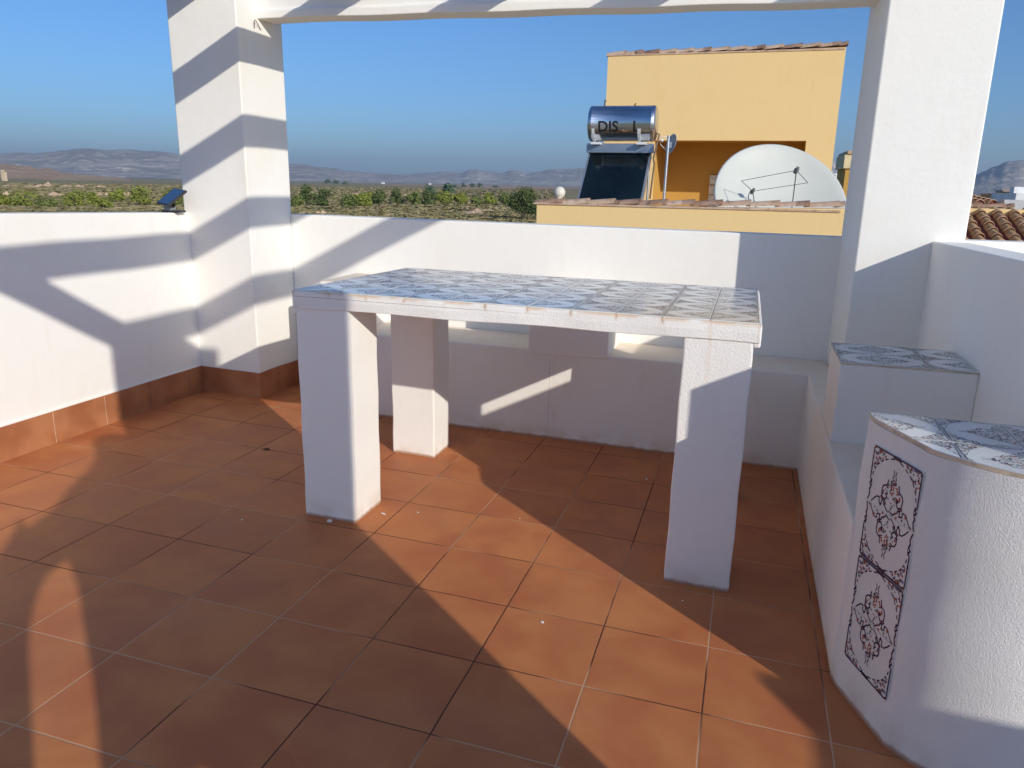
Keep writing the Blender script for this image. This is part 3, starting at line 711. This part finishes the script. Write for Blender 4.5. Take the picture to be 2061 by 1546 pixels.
# small dish on a pole
sdh = empty('satellite_dish', (1.03, 11.2, 0), 'small grey satellite dish on a thin pole beside the water tank', 'satellite dish')
a0, a1 = at(1336, 404, Y=11.0), at(1346, 273, Y=11.0)
m = MB(); m.tube([(a0.x, 11.0, -.04), a0, a1], .022, 10); m.build('pole', M['galv'], sdh)
dc = at(1351, 290, Y=11.08); ax = Vector((-.80, -.52, .22)).normalized()
m = MB(); m.lathe(dc, ax, [(0, -.035), (.06, -.032), (.11, -.02), (.155, 0), (.16, .004), (.155, .006), (.11, -.012), (0, -.026)], 28)
m.build('reflector', simple('dish_grey', (.40, .46, .55), .35, Metallic=.2), sdh)
m = MB(); m.obox(dc-ax*-.0+Vector((-.02, -.06, -.02)), (.06, 0, 0), (0, .05, 0), (0, 0, .09)); m.build('bracket', M['galv'], sdh, bevel=.004)
fp = dc+ax*.17; m = MB(); m.tube([dc+Vector((-.05, 0, .12))*1, fp+Vector((-.03, 0, .06)), fp+Vector((-.02, 0, -.05)), dc+Vector((-.04, -.02, -.13))], .006, 6); m.tube([fp+Vector((-.02, 0, .02)), fp+Vector((.02, 0, 0))], .022, 8); m.build('feed_arm', simple('white_plastic', (.75, .75, .73), .4), sdh)
# big dish
bd = empty('satellite_dish', (2.3, 11.0, 0), 'very large white satellite dish behind the yellow parapet, facing right', 'satellite dish')
dcen = at(1572, 400, Y=10.75); view = (CAM-dcen).normalized()
ri = RT-view*RT.dot(view); ri.normalize(); ui = UP-view*UP.dot(view); ui.normalize()
dax = (view*math.cos(R(41.5))+(ri*.53+ui*.85)*math.sin(R(41.5))).normalized()
depth = (dcen-CAM).dot(FW); DR = 131.6/FPX*depth
m = MB(); prof = []
for k in range(13):
    q = k/12; prof.append((DR*q, .17*DR*2*q*q*.55-.17*DR*1.1))
back = [(a, b-.012) for a, b in reversed(prof)]
m.lathe(dcen, dax, prof+[(DR*1.012, .0), (DR*1.03, -.012), (DR*1.03, -.03), (DR*1.01, -.035)]+back, 64)
m.build('reflector', simple('dish_white', (.56, .57, .52), .5, .04, 2), bd)
def dp(px, py, h): return at(px, py, Y=dcen.y-h)
m = MB()
A1, A2, A3, A4 = dp(1492, 364, .35), dp(1603, 343, .62), dp(1626, 368, .45), dp(1515, 385, .5)
for a, b in ((A1, A2), (A2, A3), (A3, A4), (A4, A1)): m.tube([a, b], .0042, 6)
m.tube([A2, dp(1593, 425, .2)], .007, 6); m.tube([A4, dp(1521, 425, .2)], .006, 6); m.tube([A4+Vector((-.03, 0, .01)), dp(1506, 395, .4), dp(1510, 425, .3)], .006, 6)
m.build('feed_struts', M['dark_metal'], bd)
for P_, s_ in ((A2, .045), (A4, .036)):
    m = MB(); m.lathe(P_-dax*.05, dax, [(0, 0), (s_*.7, .005), (s_*.8, .06), (s_*.5, .07), (s_*.5, .11), (0, .115)], 12); m.build('feed_horn', simple('lnb_grey', (.16, .17, .17), .5), bd)
m = MB(); m.tube([(dcen.x, dcen.y+.55, -.04), (dcen.x, dcen.y+.45, dcen.z-.2)], .06, 10); m.tube([(dcen.x, dcen.y+.45, dcen.z-.2), tuple(dcen-dax*.25)], .05, 8); m.build('mast', M['galv'], bd)
# ball vent on the parapet
vx = at(1126, 393, Y=YP+.09)
m = MB(); m.lathe((vx.x, YP+.09, 1.075), (0, 0, 1), [(.05, 0), (.055, .03), (.05, .06), (.043, .075), (.075, .10), (.088, .14), (.085, .18), (.062, .215), (.03, .235), (0, .24)], 20)
tag(m.build('ball_finial', simple('cream_finial', (.72, .68, .58), .6)), 'cream ball finial standing on the left end of the yellow parapet', 'finial')

# far roof structures between the yellow house and the right pillar
ot = empty('ochre_turret', (5, 20, 0), 'slim ochre turret with cream top just left of the right pillar', 'turret')
a, b, c_ = at(1696, 411, Y=20), at(1722, 340, Y=20), at(1722, 306, Y=20)
ztop = at(1700, 311, Y=20).z; zmid = at(1700, 339, Y=20).z
m = MB(); m.box(at(1697, 380, Y=20).x, a.x+2.2, 20, 22, -6.2, zmid); m.build('lower_wall', M['ochre'], ot)
m = MB(); m.box(at(1697, 380, Y=20).x-.06, a.x+2.3, 19.94, 22.06, zmid, ztop); m.build('upper_wall', simple('cream_render', (.72, .60, .36), .85, bump=.2), ot)
m = MB(); m.box(at(1697, 380, Y=20).x-.02, a.x+2.3, 19.9, 22.1, ztop, ztop+.09); m.build('tile_coping', M['tile_pale'], ot, bevel=.02)
wt = MB(); Yw = 26
for (x0, x1, yt) in ((1668, 1676, 345), (1676, 1682, 352), (1680, 1688, 349), (1687, 1699, 346)):
    A_, B_ = at(x0, yt, Y=Yw), at(x1, yt, Y=Yw); wt.box(A_.x, B_.x-.004, Yw, Yw+1.2, -6.2, A_.z)
tag(wt.build('stepped_white_parapet', M['wall']), 'white stepped parapet far behind the big satellite dish', 'wall')

# ------------------------------------------------------------------ tiled roofs on the right
def barrel_roof(name, x0, x1, y0, z0, y1, z1, parent, pitch=.235, row=.36, seed=2):
    m = MB(); rg = random.Random(seed); d = Vector((0, y1-y0, z1-z0)); L_ = d.length; d /= L_; nn = Vector((0, -d.z, d.y))
    nr = int(math.ceil(L_/row)); nc = int((x1-x0)/pitch)
    for j in range(nr):
        for i in range(nc+1):
            xc = x0+pitch*i+rg.uniform(-.008, .008); off_ = rg.uniform(-.012, .012)
            for kind in (0, 1):
                rows = []
                for k in range(3):
                    t = k/2; s = j*row+t*(row+.07)+off_
                    lift = .035*(1-t)
                    base = Vector((xc+(pitch/2 if kind else 0), y0, z0))+d*s+nn*(lift+ (.0 if kind else .055))
                    r1 = (.086-.014*t)
                    if kind: rows.append([base+Vector((math.cos(math.pi*q/8)*r1, 0, 0))-nn*(math.sin(math.pi*q/8)*r1*.7-.055) for q in range(9)])
                    else: rows.append([base+Vector((math.cos(math.pi*q/8)*r1, 0, 0))+nn*(math.sin(math.pi*q/8)*r1*1.05-.03) for q in range(9)])
                m.grid(rows, 1 if kind else 0, True)
                th = [p-nn*.014 for p in rows[0]]
                if kind == 0: m.face([p+d*.03 for p in rows[0]], 1)
                m.grid([rows[0], th], 2 if kind == 0 else 1, False)
    m.face([(x0-.1, y0, z0-.04), (x1+.1, y0, z0-.04), (x1+.1, y1, z1-.04), (x0-.1, y1, z1-.04)], 1)
    return m.build(name, [M['tile_gold'], M['tile_red'], M['tile_pale']], parent, fix=False)
rh = empty('tiled_roof_house', (7, 10, -6.2), 'house under the large weathered barrel tile roof right of the pillar', 'house')
ya, yb = 12.5, 13.9
za = at(2000, 493, Y=ya).z-.05; zb = at(2000, 432, Y=yb).z-.06
xL = 5.9
barrel_roof('roof', xL, xL+5.2, ya, za, yb, zb, rh, .26, .29)
m = MB(); m.prism([(xL-.05, ya+.1), (xL+5.3, ya+.1), (xL+5.3, yb+.1), (xL-.05, yb+.1)], -6.2, lambda x, y: za-.12+(zb-za)*(y-ya)/(yb-ya)); m.build('wall', M['yellow'], rh)
m = MB(); zt2 = at(1990, 417, Y=yb+.1).z; m.box(xL, xL+5.3, yb+.05, yb+.3, zb-.05, zt2-.03); m.build('ridge_wall', M['yellow'], rh, bevel=.01)
rh2 = empty('tiled_roof_house', (9, 14, -6.2), 'smaller tiled roof with clay coping seen above the large barrel tile roof', 'house')
yc, yd = 15.6, 17.8
x2 = at(1925, 405, Y=yc).x; x3 = at(2030, 410, Y=yc).x
zc2 = at(1990, 414, Y=yc).z; zd2 = at(1990, 397, Y=yd).z
barrel_roof('roof', x2-.3, x3-.25, yc, zc2-.03, yd, zd2-.06, rh2, seed=9)
m = MB(); m.box(x2-.4, x3-.1, yc+.1, yd, -6.2, zc2-.15); m.build('wall', M['yellow'], rh2)
coping('tile_coping', x2-.4, x3+.02, yc-.05, lambda x: zc2-.02, rh2, seed=12)
gw = MB(); Yg = 19; A_ = at(2022, 402, Y=Yg); gw.box(A_.x, A_.x+6, Yg, Yg+.3, -6.2, A_.z); tag(gw.build('grey_wall', simple('grey_white_paint', (.5, .52, .55), .8)), 'pale grey wall behind the small tiled roof at the right edge', 'wall')
def far_house(name, px0, px1, pyt, pyb, Y, mat, label, roof=None, flat=False):
    e = empty(name, (at((px0+px1)/2, pyt, Y=Y).x, Y, -6.2), label, 'house'); A_, B_ = at(px0, pyt, Y=Y), at(px1, pyt, Y=Y)
    w_ = B_.x-A_.x; dpt = max(3.0, abs(w_)*.6)
    m = MB(); m.box(A_.x, B_.x, Y, Y+dpt, -6.3, A_.z if not roof else A_.z-.25*(A_.z+6.2)*.0-.0); m.build('wall', mat, e)
    if roof:
        m = MB(); h = w_*.12; m.face([(A_.x-.3, Y-.3, A_.z), (B_.x+.3, Y-.3, A_.z), (B_.x, Y+dpt/2, A_.z+h), (A_.x, Y+dpt/2, A_.z+h)]); m.face([(A_.x-.3, Y+dpt+.3, A_.z), (B_.x+.3, Y+dpt+.3, A_.z), (B_.x, Y+dpt/2, A_.z+h), (A_.x, Y+dpt/2, A_.z+h)])
        m.face([(A_.x-.3, Y-.3, A_.z), (A_.x, Y+dpt/2, A_.z+h), (A_.x-.3, Y+dpt+.3, A_.z)]); m.face([(B_.x+.3, Y-.3, A_.z), (B_.x, Y+dpt/2, A_.z+h), (B_.x+.3, Y+dpt+.3, A_.z)])
        m.build('roof', roof, e)
    return e
far_white = simple('far_white_paint', (.78, .78, .76), .8); far_cream = simple('far_cream', (.62, .5, .33), .8)
e = far_house('white_house', 2046, 2110, 389, 402, 30, far_white, 'white house at the right edge above the grey wall')
m = MB(); q = at(2049, 389, Y=30); m.box(q.x, q.x+.5, 30.5, 31, q.z, q.z+.22); m.build('chimney', far_white, e)
e = far_house('brown_roofed_house', 2012, 2043, 392, 402, 38, far_cream, 'low house with brown tiled roof beyond the small tiled roof', M['tile_dark'])
far_house('cream_house', 2026, 2075, 386, 392, 70, simple('far_sand', (.55, .42, .28), .8), 'distant sand coloured house behind the brown roofed house', M['tile_pale'])

# ------------------------------------------------------------------ land
GZ = -6.2
def ground_mat():
    n = NT('scrubland'); c = n.coord('Object')
    big = n.noise(c, .006, 5, .6); mid = n.noise(c, .05, 5, .65); fine = n.noise(c, .5, 5, .7)
    a = n.mix(n.ramp(mid, .4, .6), (.26, .225, .10), (.37, .30, .165))
    a = n.mix(n.ramp(fine, .5, .68), a, (.16, .15, .06))
    a = n.mix(n.math('MULTIPLY', n.ramp(n.noise(c, .12, 5, .7), .58, .66), .8), a, (.40, .30, .20))
    a = n.mix(n.math('MULTIPLY', n.ramp(big, .52, .62), .4), a, (.30, .23, .14))
    return n.done(a, .95, n.bump(fine, .5, .3), Specular_IOR_Level=.1)
M['ground'] = ground_mat()
m = MB(); G = 30000
xs = [-G, -6000, -2500, -1200, -600, -300, -120, 0, 120, 300, 600, 1200, 2500, 6000, G]; ysg = [-3000, -600, -120, 0, 60, 150, 300, 600, 1200, 2500, 6000, 12000, G]
m.grid([[(x, y, GZ) for x in xs] for y in ysg], 0, False)
tag(m.build('ground', M['ground'], fix=False), kind='structure')
def gp(px, py): return at(px, py, Zc=GZ)
# pale ploughed field far off
m = MB(); FM = simple('bare_field', (.40, .25, .15), .95, .15, .01)
for k, (x0, x1, y0, y1) in enumerate(((770, 1190, 369.8, 373.2), (930, 1200, 372.0, 378.5))):
    P_ = [gp(x0, y1+1.6), gp(x1, y1+4), gp(x1, y0+6.4), gp(x0, y0+1.5)]
    m.face([(p.x, p.y, GZ+.3+.2*k) for p in P_])
tag(m.build('field', FM), kind='structure')
def hill_mat(name, a, b, c3, sc):
    n = NT(name); c = n.coord(); f = n.noise(c, sc, 6, .65); g = n.noise(c, sc*4, 5, .7)
    col = n.mix(n.ramp(f, .4, .6), a, b); col = n.mix(n.math('MULTIPLY', n.ramp(g, .56, .66), .85), col, c3)
    return n.done(col, .95, n.bump(n.noise(c, sc*2, 6, .65), .8, 40), Specular_IOR_Level=.05)
def ridge(name, pts, dist, depth, mat, seed, rough=1.0):
    "a range of hills: crest profile set by bearing at a real distance, foothills towards and away from the viewer"
    rg = random.Random(seed); from mathutils import noise
    X = [p[0] for p in pts]; n = max(40, int((X[-1]-X[0])/5)); cols = []
    for i in range(n+1):
        px = X[0]+(X[-1]-X[0])*i/n
        for k in range(len(pts)-1):
            if pts[k][0] <= px <= pts[k+1][0]:
                t = (px-pts[k][0])/(pts[k+1][0]-pts[k][0]); py = pts[k][1]+(pts[k+1][1]-pts[k][1])*(3*t*t-2*t*t*t if True else t); break
        d = FW + RT*((px-1030.5)/FPX) - UP*((py-773)/FPX); hh = math.hypot(d.x, d.y); dd = Vector((d.x/hh, d.y/hh))
        ztop = CAM.z+d.z/hh*dist; col = []
        for j in range(-14, 15):
            s = j/14; rr = dist+s*depth
            f = max(0.0, 1-abs(s)**1.15)
            x, y = CAM.x+dd.x*rr, CAM.y+dd.y*rr
            nz = noise.fractal(Vector((x, y, seed*37))/(depth*.35), 1.0, 2.1, 5)
            rf = noise.ridged_multi_fractal(Vector((x, y, seed))/(depth*.5), 1.0, 2.1, 5, 1.0, 2.0)*.5-.55
            e = (1-f)*f*4
            h = (ztop-GZ)*(f*(1+.0*nz)+e*(.22*nz+.13*rf)*rough)+ (ztop-GZ)*.012*nz
            col.append((x, y, GZ-6+max(0, h+6)))
        cols.append(col)
    m = MB(); m.grid(cols, 0, True)
    return tag(m.build(name, mat), kind='structure')
HM = hill_mat('far_hill', (.28, .27, .26), (.42, .385, .34), (.85, .72, .58), .004)
HN = hill_mat('brown_hill', (.50, .32, .20), (.60, .43, .28), (.30, .26, .15), .014)
ridge('hills', [(-160, 318), (-60, 311), (0, 309), (40, 307), (70, 309), (100, 306), (130, 303), (160, 299), (185, 299), (215, 302), (260, 301), (290, 304), (320, 305), (345, 308), (365, 312), (420, 319), (480, 324), (540, 327), (590, 330), (615, 331), (640, 337), (670, 339), (700, 345), (760, 349), (800, 351), (850, 357), (880, 362)], 6500, 2400, HM, 1)
ridge('hills', [(740, 366), (800, 352), (860, 348), (900, 345), (930, 347), (980, 344), (1020, 350), (1100, 362)], 9500, 1500, HM, 2)
ridge('hills', [(640, 372), (780, 358), (860, 351), (900, 350), (925, 349), (945, 342.5), (960, 341), (975, 346), (1000, 349.5), (1012, 348), (1030, 343), (1045, 345), (1060, 349), (1085, 345), (1110, 341), (1150, 340), (1175, 338), (1230, 337), (1400, 342), (1560, 340), (1640, 332), (1668, 318), (1674, 318), (1686, 331), (1700, 343), (1760, 362)], 7000, 1500, HM, 3)
ridge('hills', [(1820, 384), (1900, 374), (1940, 362), (1965, 352), (1980, 345), (2000, 336), (2030, 325), (2055, 323), (2080, 325), (2150, 340), (2300, 352), (2420, 376)], 5200, 1500, HM, 4)
ridge('hills', [(-220, 345), (-60, 336), (0, 330), (20, 330.5), (45, 334), (62, 335), (78, 341), (95, 337), (108, 342), (125, 347.5), (165, 351.5), (230, 356.5), (262, 359.5)], 2300, 700, HN, 5, .8)
# light coloured far buildings
for i, (px, py, wpx, hpx, lb) in enumerate(((4, 342, 9, 13, 'small pale building on the brown hill at the far left edge'), (770, 366.2, 6, 3.2, 'tiny white farmhouse on the plain below the hills'), (865, 368.2, 5, 2.4, 'tiny pale farmhouse beside the bare field'), (359, 355.2, 4, 2.4, 'tiny white house on the plain left of the left pillar'))):
    Yd = 700 if i == 0 else gp(px, py+hpx+1.0).y
    tp = at(px, py, Y=Yd); bs = at(px, py+hpx, Y=Yd); e = empty('farmhouse', (bs.x, Yd, bs.z), lb, 'house')
    sc_ = (bs-CAM).dot(FW)/FPX; wv = wpx*sc_; ht = tp.z-bs.z
    m = MB(); m.box(tp.x-wv/2, tp.x+wv/2, Yd, Yd+wv*.6, bs.z-8, bs.z+ht*.7); m.build('wall', far_cream if i == 0 else far_white, e)
    m = MB(); zt_ = bs.z+ht*.7; w2 = wv/2; ym = Yd+wv*.3
    m.face([(tp.x-w2-.5, Yd-.5, zt_), (tp.x+w2+.5, Yd-.5, zt_), (tp.x+w2, ym, tp.z), (tp.x-w2, ym, tp.z)]); m.face([(tp.x-w2-.5, Yd+wv*.6+.5, zt_), (tp.x+w2+.5, Yd+wv*.6+.5, zt_), (tp.x+w2, ym, tp.z), (tp.x-w2, ym, tp.z)]); m.build('roof', M['tile_pale'] if i != 0 else far_cream, e)

# ------------------------------------------------------------------ vegetation
def leaf(name, a, b):
    n = NT(name); c = n.coord(); g = n.add('ShaderNodeNewGeometry'); rn = g.outputs['Random Per Island']
    col = n.mix(rn, a, b); col = n.mix(n.math('MULTIPLY', n.ramp(n.noise(c, .5, 3), .4, .6), .4), col, b)
    return n.done(col, .7, None, Specular_IOR_Level=.2)
LM = {'yg': leaf('yellow_green_leaves', (.155, .185, .03), (.25, .28, .05)), 'dg': leaf('dark_green_leaves', (.065, .095, .03), (.115, .15, .045)), 'mg': leaf('mid_green_leaves', (.10, .135, .035), (.17, .20, .05)), 'bg': leaf('bluish_pine_needles', (.06, .105, .06), (.10, .155, .08))}
bark = simple('bark', (.10, .075, .055), .9)
def plant(name, P_, w_, h, key, seed, label, group, tree=True, n=650, leafs=.34):
    rg = random.Random(seed); e = empty(name, (P_.x, P_.y, GZ), label, 'tree' if tree else 'bush', group)
    m = MB(); m.tube([(0, 0, -.3), (.05*w_*.1, 0, h*.25), (-.02*w_, .02*w_, h*.5)], [h*.03, h*.022, h*.012], 7)
    limbs = []
    for k in range(6):
        a = rg.random()*6.28; q = Vector((math.cos(a)*w_*.3, math.sin(a)*w_*.3, h*(.45+.35*rg.random()))); limbs.append(q)
        m.tube([(0, 0, h*.15), tuple(q*.5+Vector((0, 0, h*.08))), tuple(q)], [h*.015, h*.011, h*.005], 5)
    m.v = [(x+P_.x, y+P_.y, z+GZ) for x, y, z in m.v]; m.build('trunk', bark, e)
    m = MB(); lobes = []
    for k in range(13):
        a = rg.random()*6.28; rr = w_*.5*math.sqrt(rg.random())*.72; zz = h*(.10+.70*rg.random()); s = w_*(.17+.14*rg.random())
        if zz > h*.6: rr *= .6
        lobes.append((Vector((math.cos(a)*rr, math.sin(a)*rr, zz)), s))
    for i in range(n):
        c0, s = rg.choice(lobes); d = Vector((rg.gauss(0, 1), rg.gauss(0, 1), rg.gauss(0, .8))).normalized()
        p = c0+d*s*(.45+.6*rg.random()**.6); p.z = max(.15, min(p.z, h*1.02)); z_ = leafs*(.6+.8*rg.random())
        a = Vector((rg.gauss(0, 1), rg.gauss(0, 1), rg.gauss(0, .6))).normalized(); b = (a.cross(d)+Vector((0, 0, .01))).normalized()
        a = (a+d*.4).normalized(); q = p+Vector((P_.x, P_.y, GZ))
        m.face([q-a*z_*.5, q+b*z_*.32, q+a*z_*.55, q-b*z_*.3], 0)
    m.build('crown', LM[key], e, fix=False)
    return e
random.seed(4)
TR = [(8, 416, 389, 34, 'yg', 'leftmost yellow green bushy tree at the edge of the view'), (46, 417, 384, 52, 'yg', 'wide yellow green tree second from the left edge'), (95, 419, 399, 36, 'mg', 'low green bush between the wide yellow green trees on the left'),
      (152, 418, 387, 46, 'yg', 'yellow green tree with rounded crown in the middle of the left gap'), (187, 415, 388, 28, 'yg', 'narrower yellow green tree touching the rounded one in the left gap'), (212, 419, 401, 34, 'yg', 'low yellow green bush in front of the left scrubland trees'),
      (237, 407, 381, 30, 'yg', 'small yellow green tree set further back left of the solar lamp'), (287, 415, 378, 44, 'yg', 'tall yellow green tree just left of the solar lamp'), (345, 415, 383, 48, 'yg', 'yellow green tree directly behind the solar lamp'),
      (600, 416, 396, 26, 'mg', 'low green bush touching the right edge of the left pillar'), (618, 414, 373, 32, 'dg', 'tall dark green tree nearest right of the left pillar'), (653, 415, 376, 30, 'dg', 'second tall dark green tree right of the left pillar'),
      (703, 417, 392, 40, 'mg', 'broad mid green bush above the left end of the back wall'), (729, 417, 391, 36, 'yg', 'yellow green bush joined to the broad mid green one'), (746, 406, 388, 22, 'yg', 'small bright yellow green bush behind the joined bushes'),
      (764, 412, 382, 30, 'dg', 'dark green round tree standing just right of the bright small bush'), (799, 412, 380, 32, 'dg', 'pointed dark green tree standing alone above the table'), (834, 413, 388, 26, 'mg', 'mid green tree left of the bluish pine'),
      (862, 413, 387, 30, 'dg', 'dark tree in front of the bluish pine'), (865, 402, 373, 32, 'bg', 'bluish green pine rising above the row of trees'), (892, 413, 385, 38, 'yg', 'wide bright green tree near the middle of the row'),
      (903, 389, 369, 24, 'bg', 'bluish pine standing behind the wide bright green tree'), (926, 413, 388, 30, 'yg', 'bright green tree at the right end of the row'), (959, 413, 396, 24, 'mg', 'low mid green bush right of the tree row'),
      (985, 412, 389, 26, 'yg', 'yellow green tree left of the big dark bush'), (1020, 415, 390, 28, 'mg', 'grey green bush just behind the big dark bush')]
for i, (px, pb, pt, wpx, key, lb) in enumerate(TR):
    P_ = gp(px, pb); dst = (P_-CAM).dot(FW); h = (pb-pt)/FPX*dst; w_ = wpx/FPX*dst
    plant('tree', P_, w_*1.05, h*1.05, key, 100+i, lb, 'trees scattered over the scrubland', n=900, leafs=max(.5, dst*.0028))
P_ = gp(1056, 444); dst = (P_-CAM).dot(FW)
plant('tree', P_, 78/FPX*dst, 70/FPX*dst, 'dg', 55, 'big dense dark green tree beside the left end of the yellow parapet', 'trees scattered over the scrubland', n=4600, leafs=.42)
FT = [(659, 369, 362, 13, 'pair of far round pines, left one, beyond the tall dark trees'), (676, 369.5, 362.5, 13, 'right one of the pair of far round pines behind the tall dark trees'), (694, 371, 366, 10, 'small far pine right of the round pair'), (915, 377.5, 372.5, 9, 'small far pine between the bluish pine and the three in line'),
      (933, 377, 368.5, 14, 'leftmost of the three far pines against the bare field'), (951, 377.5, 369.5, 13, 'middle one of the three far pines against the bare field'), (966, 377.5, 369.5, 13, 'rightmost of the three far pines against the bare field'), (996, 378, 373.5, 15, 'low far tree right of the three pines')]
for i, (px, pb, pt, wpx, lb) in enumerate(FT):
    P_ = gp(px, pb); dst = (P_-CAM).dot(FW); h = (pb-pt)/FPX*dst; w_ = wpx/FPX*dst
    plant('pine_tree', P_, w_, h, 'bg', 300+i, lb, 'pines far out on the plain', n=260, leafs=max(.8, dst*.0016))
# sand heaps
SM = simple('sand_heap', (.50, .35, .24), .95, .25, .3, bump=.6, bsc=.8)
SH = [(22, 376, 40, 4.5, 'low pale sand heap at the far left beyond the trees'), (62, 377, 44, 5, 'long pale sand bank left of the pointed heap'), (88, 376, 40, 10, 'pointed pale sand heap on the left scrubland'), (132, 376, 30, 4, 'low sand bank right of the pointed heap'), (158, 376.5, 24, 5.5, 'small sand heap in the middle of the left gap'), (202, 377.5, 26, 4, 'rightmost sand heap in the upper row on the left'),
      (15, 394, 24, 9, 'sand heap behind the leftmost tree'), (114, 395, 40, 9, 'broad sand heap between the two leftmost tree groups'), (200, 395, 14, 7, 'small sand heap behind the narrow tree'), (217, 395, 15, 8, 'small sand heap left of the set back tree'), (253, 394, 22, 7, 'sand heap between the set back tree and the tall one'), (239, 422, 26, 6, 'pale stone heap close behind the left wall'),
      (646, 431.5, 32, 8, 'sand heap right behind the back wall beside the left pillar'), (716, 392.5, 38, 5, 'long sand bank behind the bushes near the left pillar'), (823, 393.5, 28, 6, 'sand bank behind the pointed tree'), (944, 430, 70, 7, 'stony rubble bank left of the big dark tree'), (975, 427, 50, 7, 'upper stony rubble bank left of the big dark tree'), (768, 417.5, 30, 3, 'flat pale sand patch in front of the tree row'), (945, 410, 18, 4, 'small sand patch right of the row of trees')]
for i, (px, pb, wpx, hpx, lb) in enumerate(SH):
    P_ = gp(px, pb); dst = (P_-CAM).dot(FW); w_ = wpx/FPX*dst; h = hpx/FPX*dst; rg = random.Random(i*7+1)
    m = MB(); lumps = [(rg.uniform(-.35, .35)*w_, rg.uniform(.15, .26)*w_, rg.uniform(.55, 1)) for _ in range(5)]
    N_ = 26; rows = []
    for a in range(N_+1):
        rw_ = []
        for b in range(13):
            x = (a/N_-.5)*w_*1.15; y = (b/12-.5)*w_*.7
            z = max([hh*math.exp(-((x-cx)/s)**2-((y)/(w_*.2))**2) for cx, s, hh in lumps])*h*(1+.28*rg.uniform(-1, 1))-.12*h
            rw_.append((P_.x+x, P_.y+y, GZ+z))
        rows.append(rw_)
    m.grid(rows, 0, False); tag(m.build('sand_heap', SM), lb, 'sand heap', 'sand heaps on the scrubland')
# low scrub nobody could count
m = MB(); rg = random.Random(11)
for i in range(12000):
    px = rg.uniform(-60, 1130); py = 366+ (px*.012) + 3 + rg.random()**1.6*78
    P_ = gp(px, py); dst = (P_-CAM).length
    if dst > 2600 or P_.y < 60: continue
    s = rg.uniform(.35, .95)*(1+dst*.0012)*1.1; mi = rg.choice((0, 0, 1, 1, 2))
    for k in range(5):
        a = Vector((rg.gauss(0, 1), rg.gauss(0, 1), 0)).normalized(); o_ = Vector((rg.gauss(0, .4)*s, rg.gauss(0, .4)*s, 0))
        q = Vector((P_.x, P_.y, GZ))+o_
        m.face([q-a*s*.6, q+a*s*.6, q+a*s*.35+Vector((rg.gauss(0, .3)*s, rg.gauss(0, .9)*s, s*.42)), q-a*s*.3+Vector((0, rg.gauss(0, .9)*s, s*.38))], mi)
for i in range(7000):
    dst = 16+190*rg.random()**.6; an = R(rg.uniform(-75, 70)); P_ = Vector((CAM.x-math.sin(an)*dst, CAM.y+math.cos(an)*dst, GZ))
    if P_.x > -4 and P_.y < 24: continue
    s = rg.uniform(.15, .5)*(1+dst*.004); mi = rg.choice((0, 0, 1, 1, 2))
    for k in range(5):
        a = Vector((rg.gauss(0, 1), rg.gauss(0, 1), 0)).normalized(); q = P_+Vector((rg.gauss(0, .4)*s, rg.gauss(0, .4)*s, 0))
        m.face([q-a*s*.6, q+a*s*.6, q+a*s*.35+Vector((rg.gauss(0, .3)*s, rg.gauss(0, .6)*s, s*.5)), q-a*s*.3+Vector((0, rg.gauss(0, .6)*s, s*.42))], mi)
tag(m.build('scrub', [leaf('olive_scrub', (.225, .20, .085), (.29, .25, .12)), leaf('dry_scrub', (.28, .23, .12), (.34, .28, .16)), leaf('dark_scrub', (.13, .135, .06), (.17, .17, .075))], fix=False), kind='stuff')

# ------------------------------------------------------------------ haze
m = MB(); m.box(-14000, 9000, -2500, 14000, GZ-12, 420)
hz = m.build('haze', None); hz.data.materials.clear()
hm = bpy.data.materials.new('haze_air'); hm.use_nodes = True; hn = hm.node_tree; hn.nodes.clear()
ho = hn.nodes.new('ShaderNodeOutputMaterial'); hv = hn.nodes.new('ShaderNodeVolumePrincipled')
hv.inputs['Color'].default_value = (.70, .83, 1.0, 1); hv.inputs['Density'].default_value = 8.5e-5; hv.inputs['Anisotropy'].default_value = .2
hn.links.new(hv.outputs[0], ho.inputs['Volume']); hz.data.materials.append(hm); tag(hz, kind='stuff')
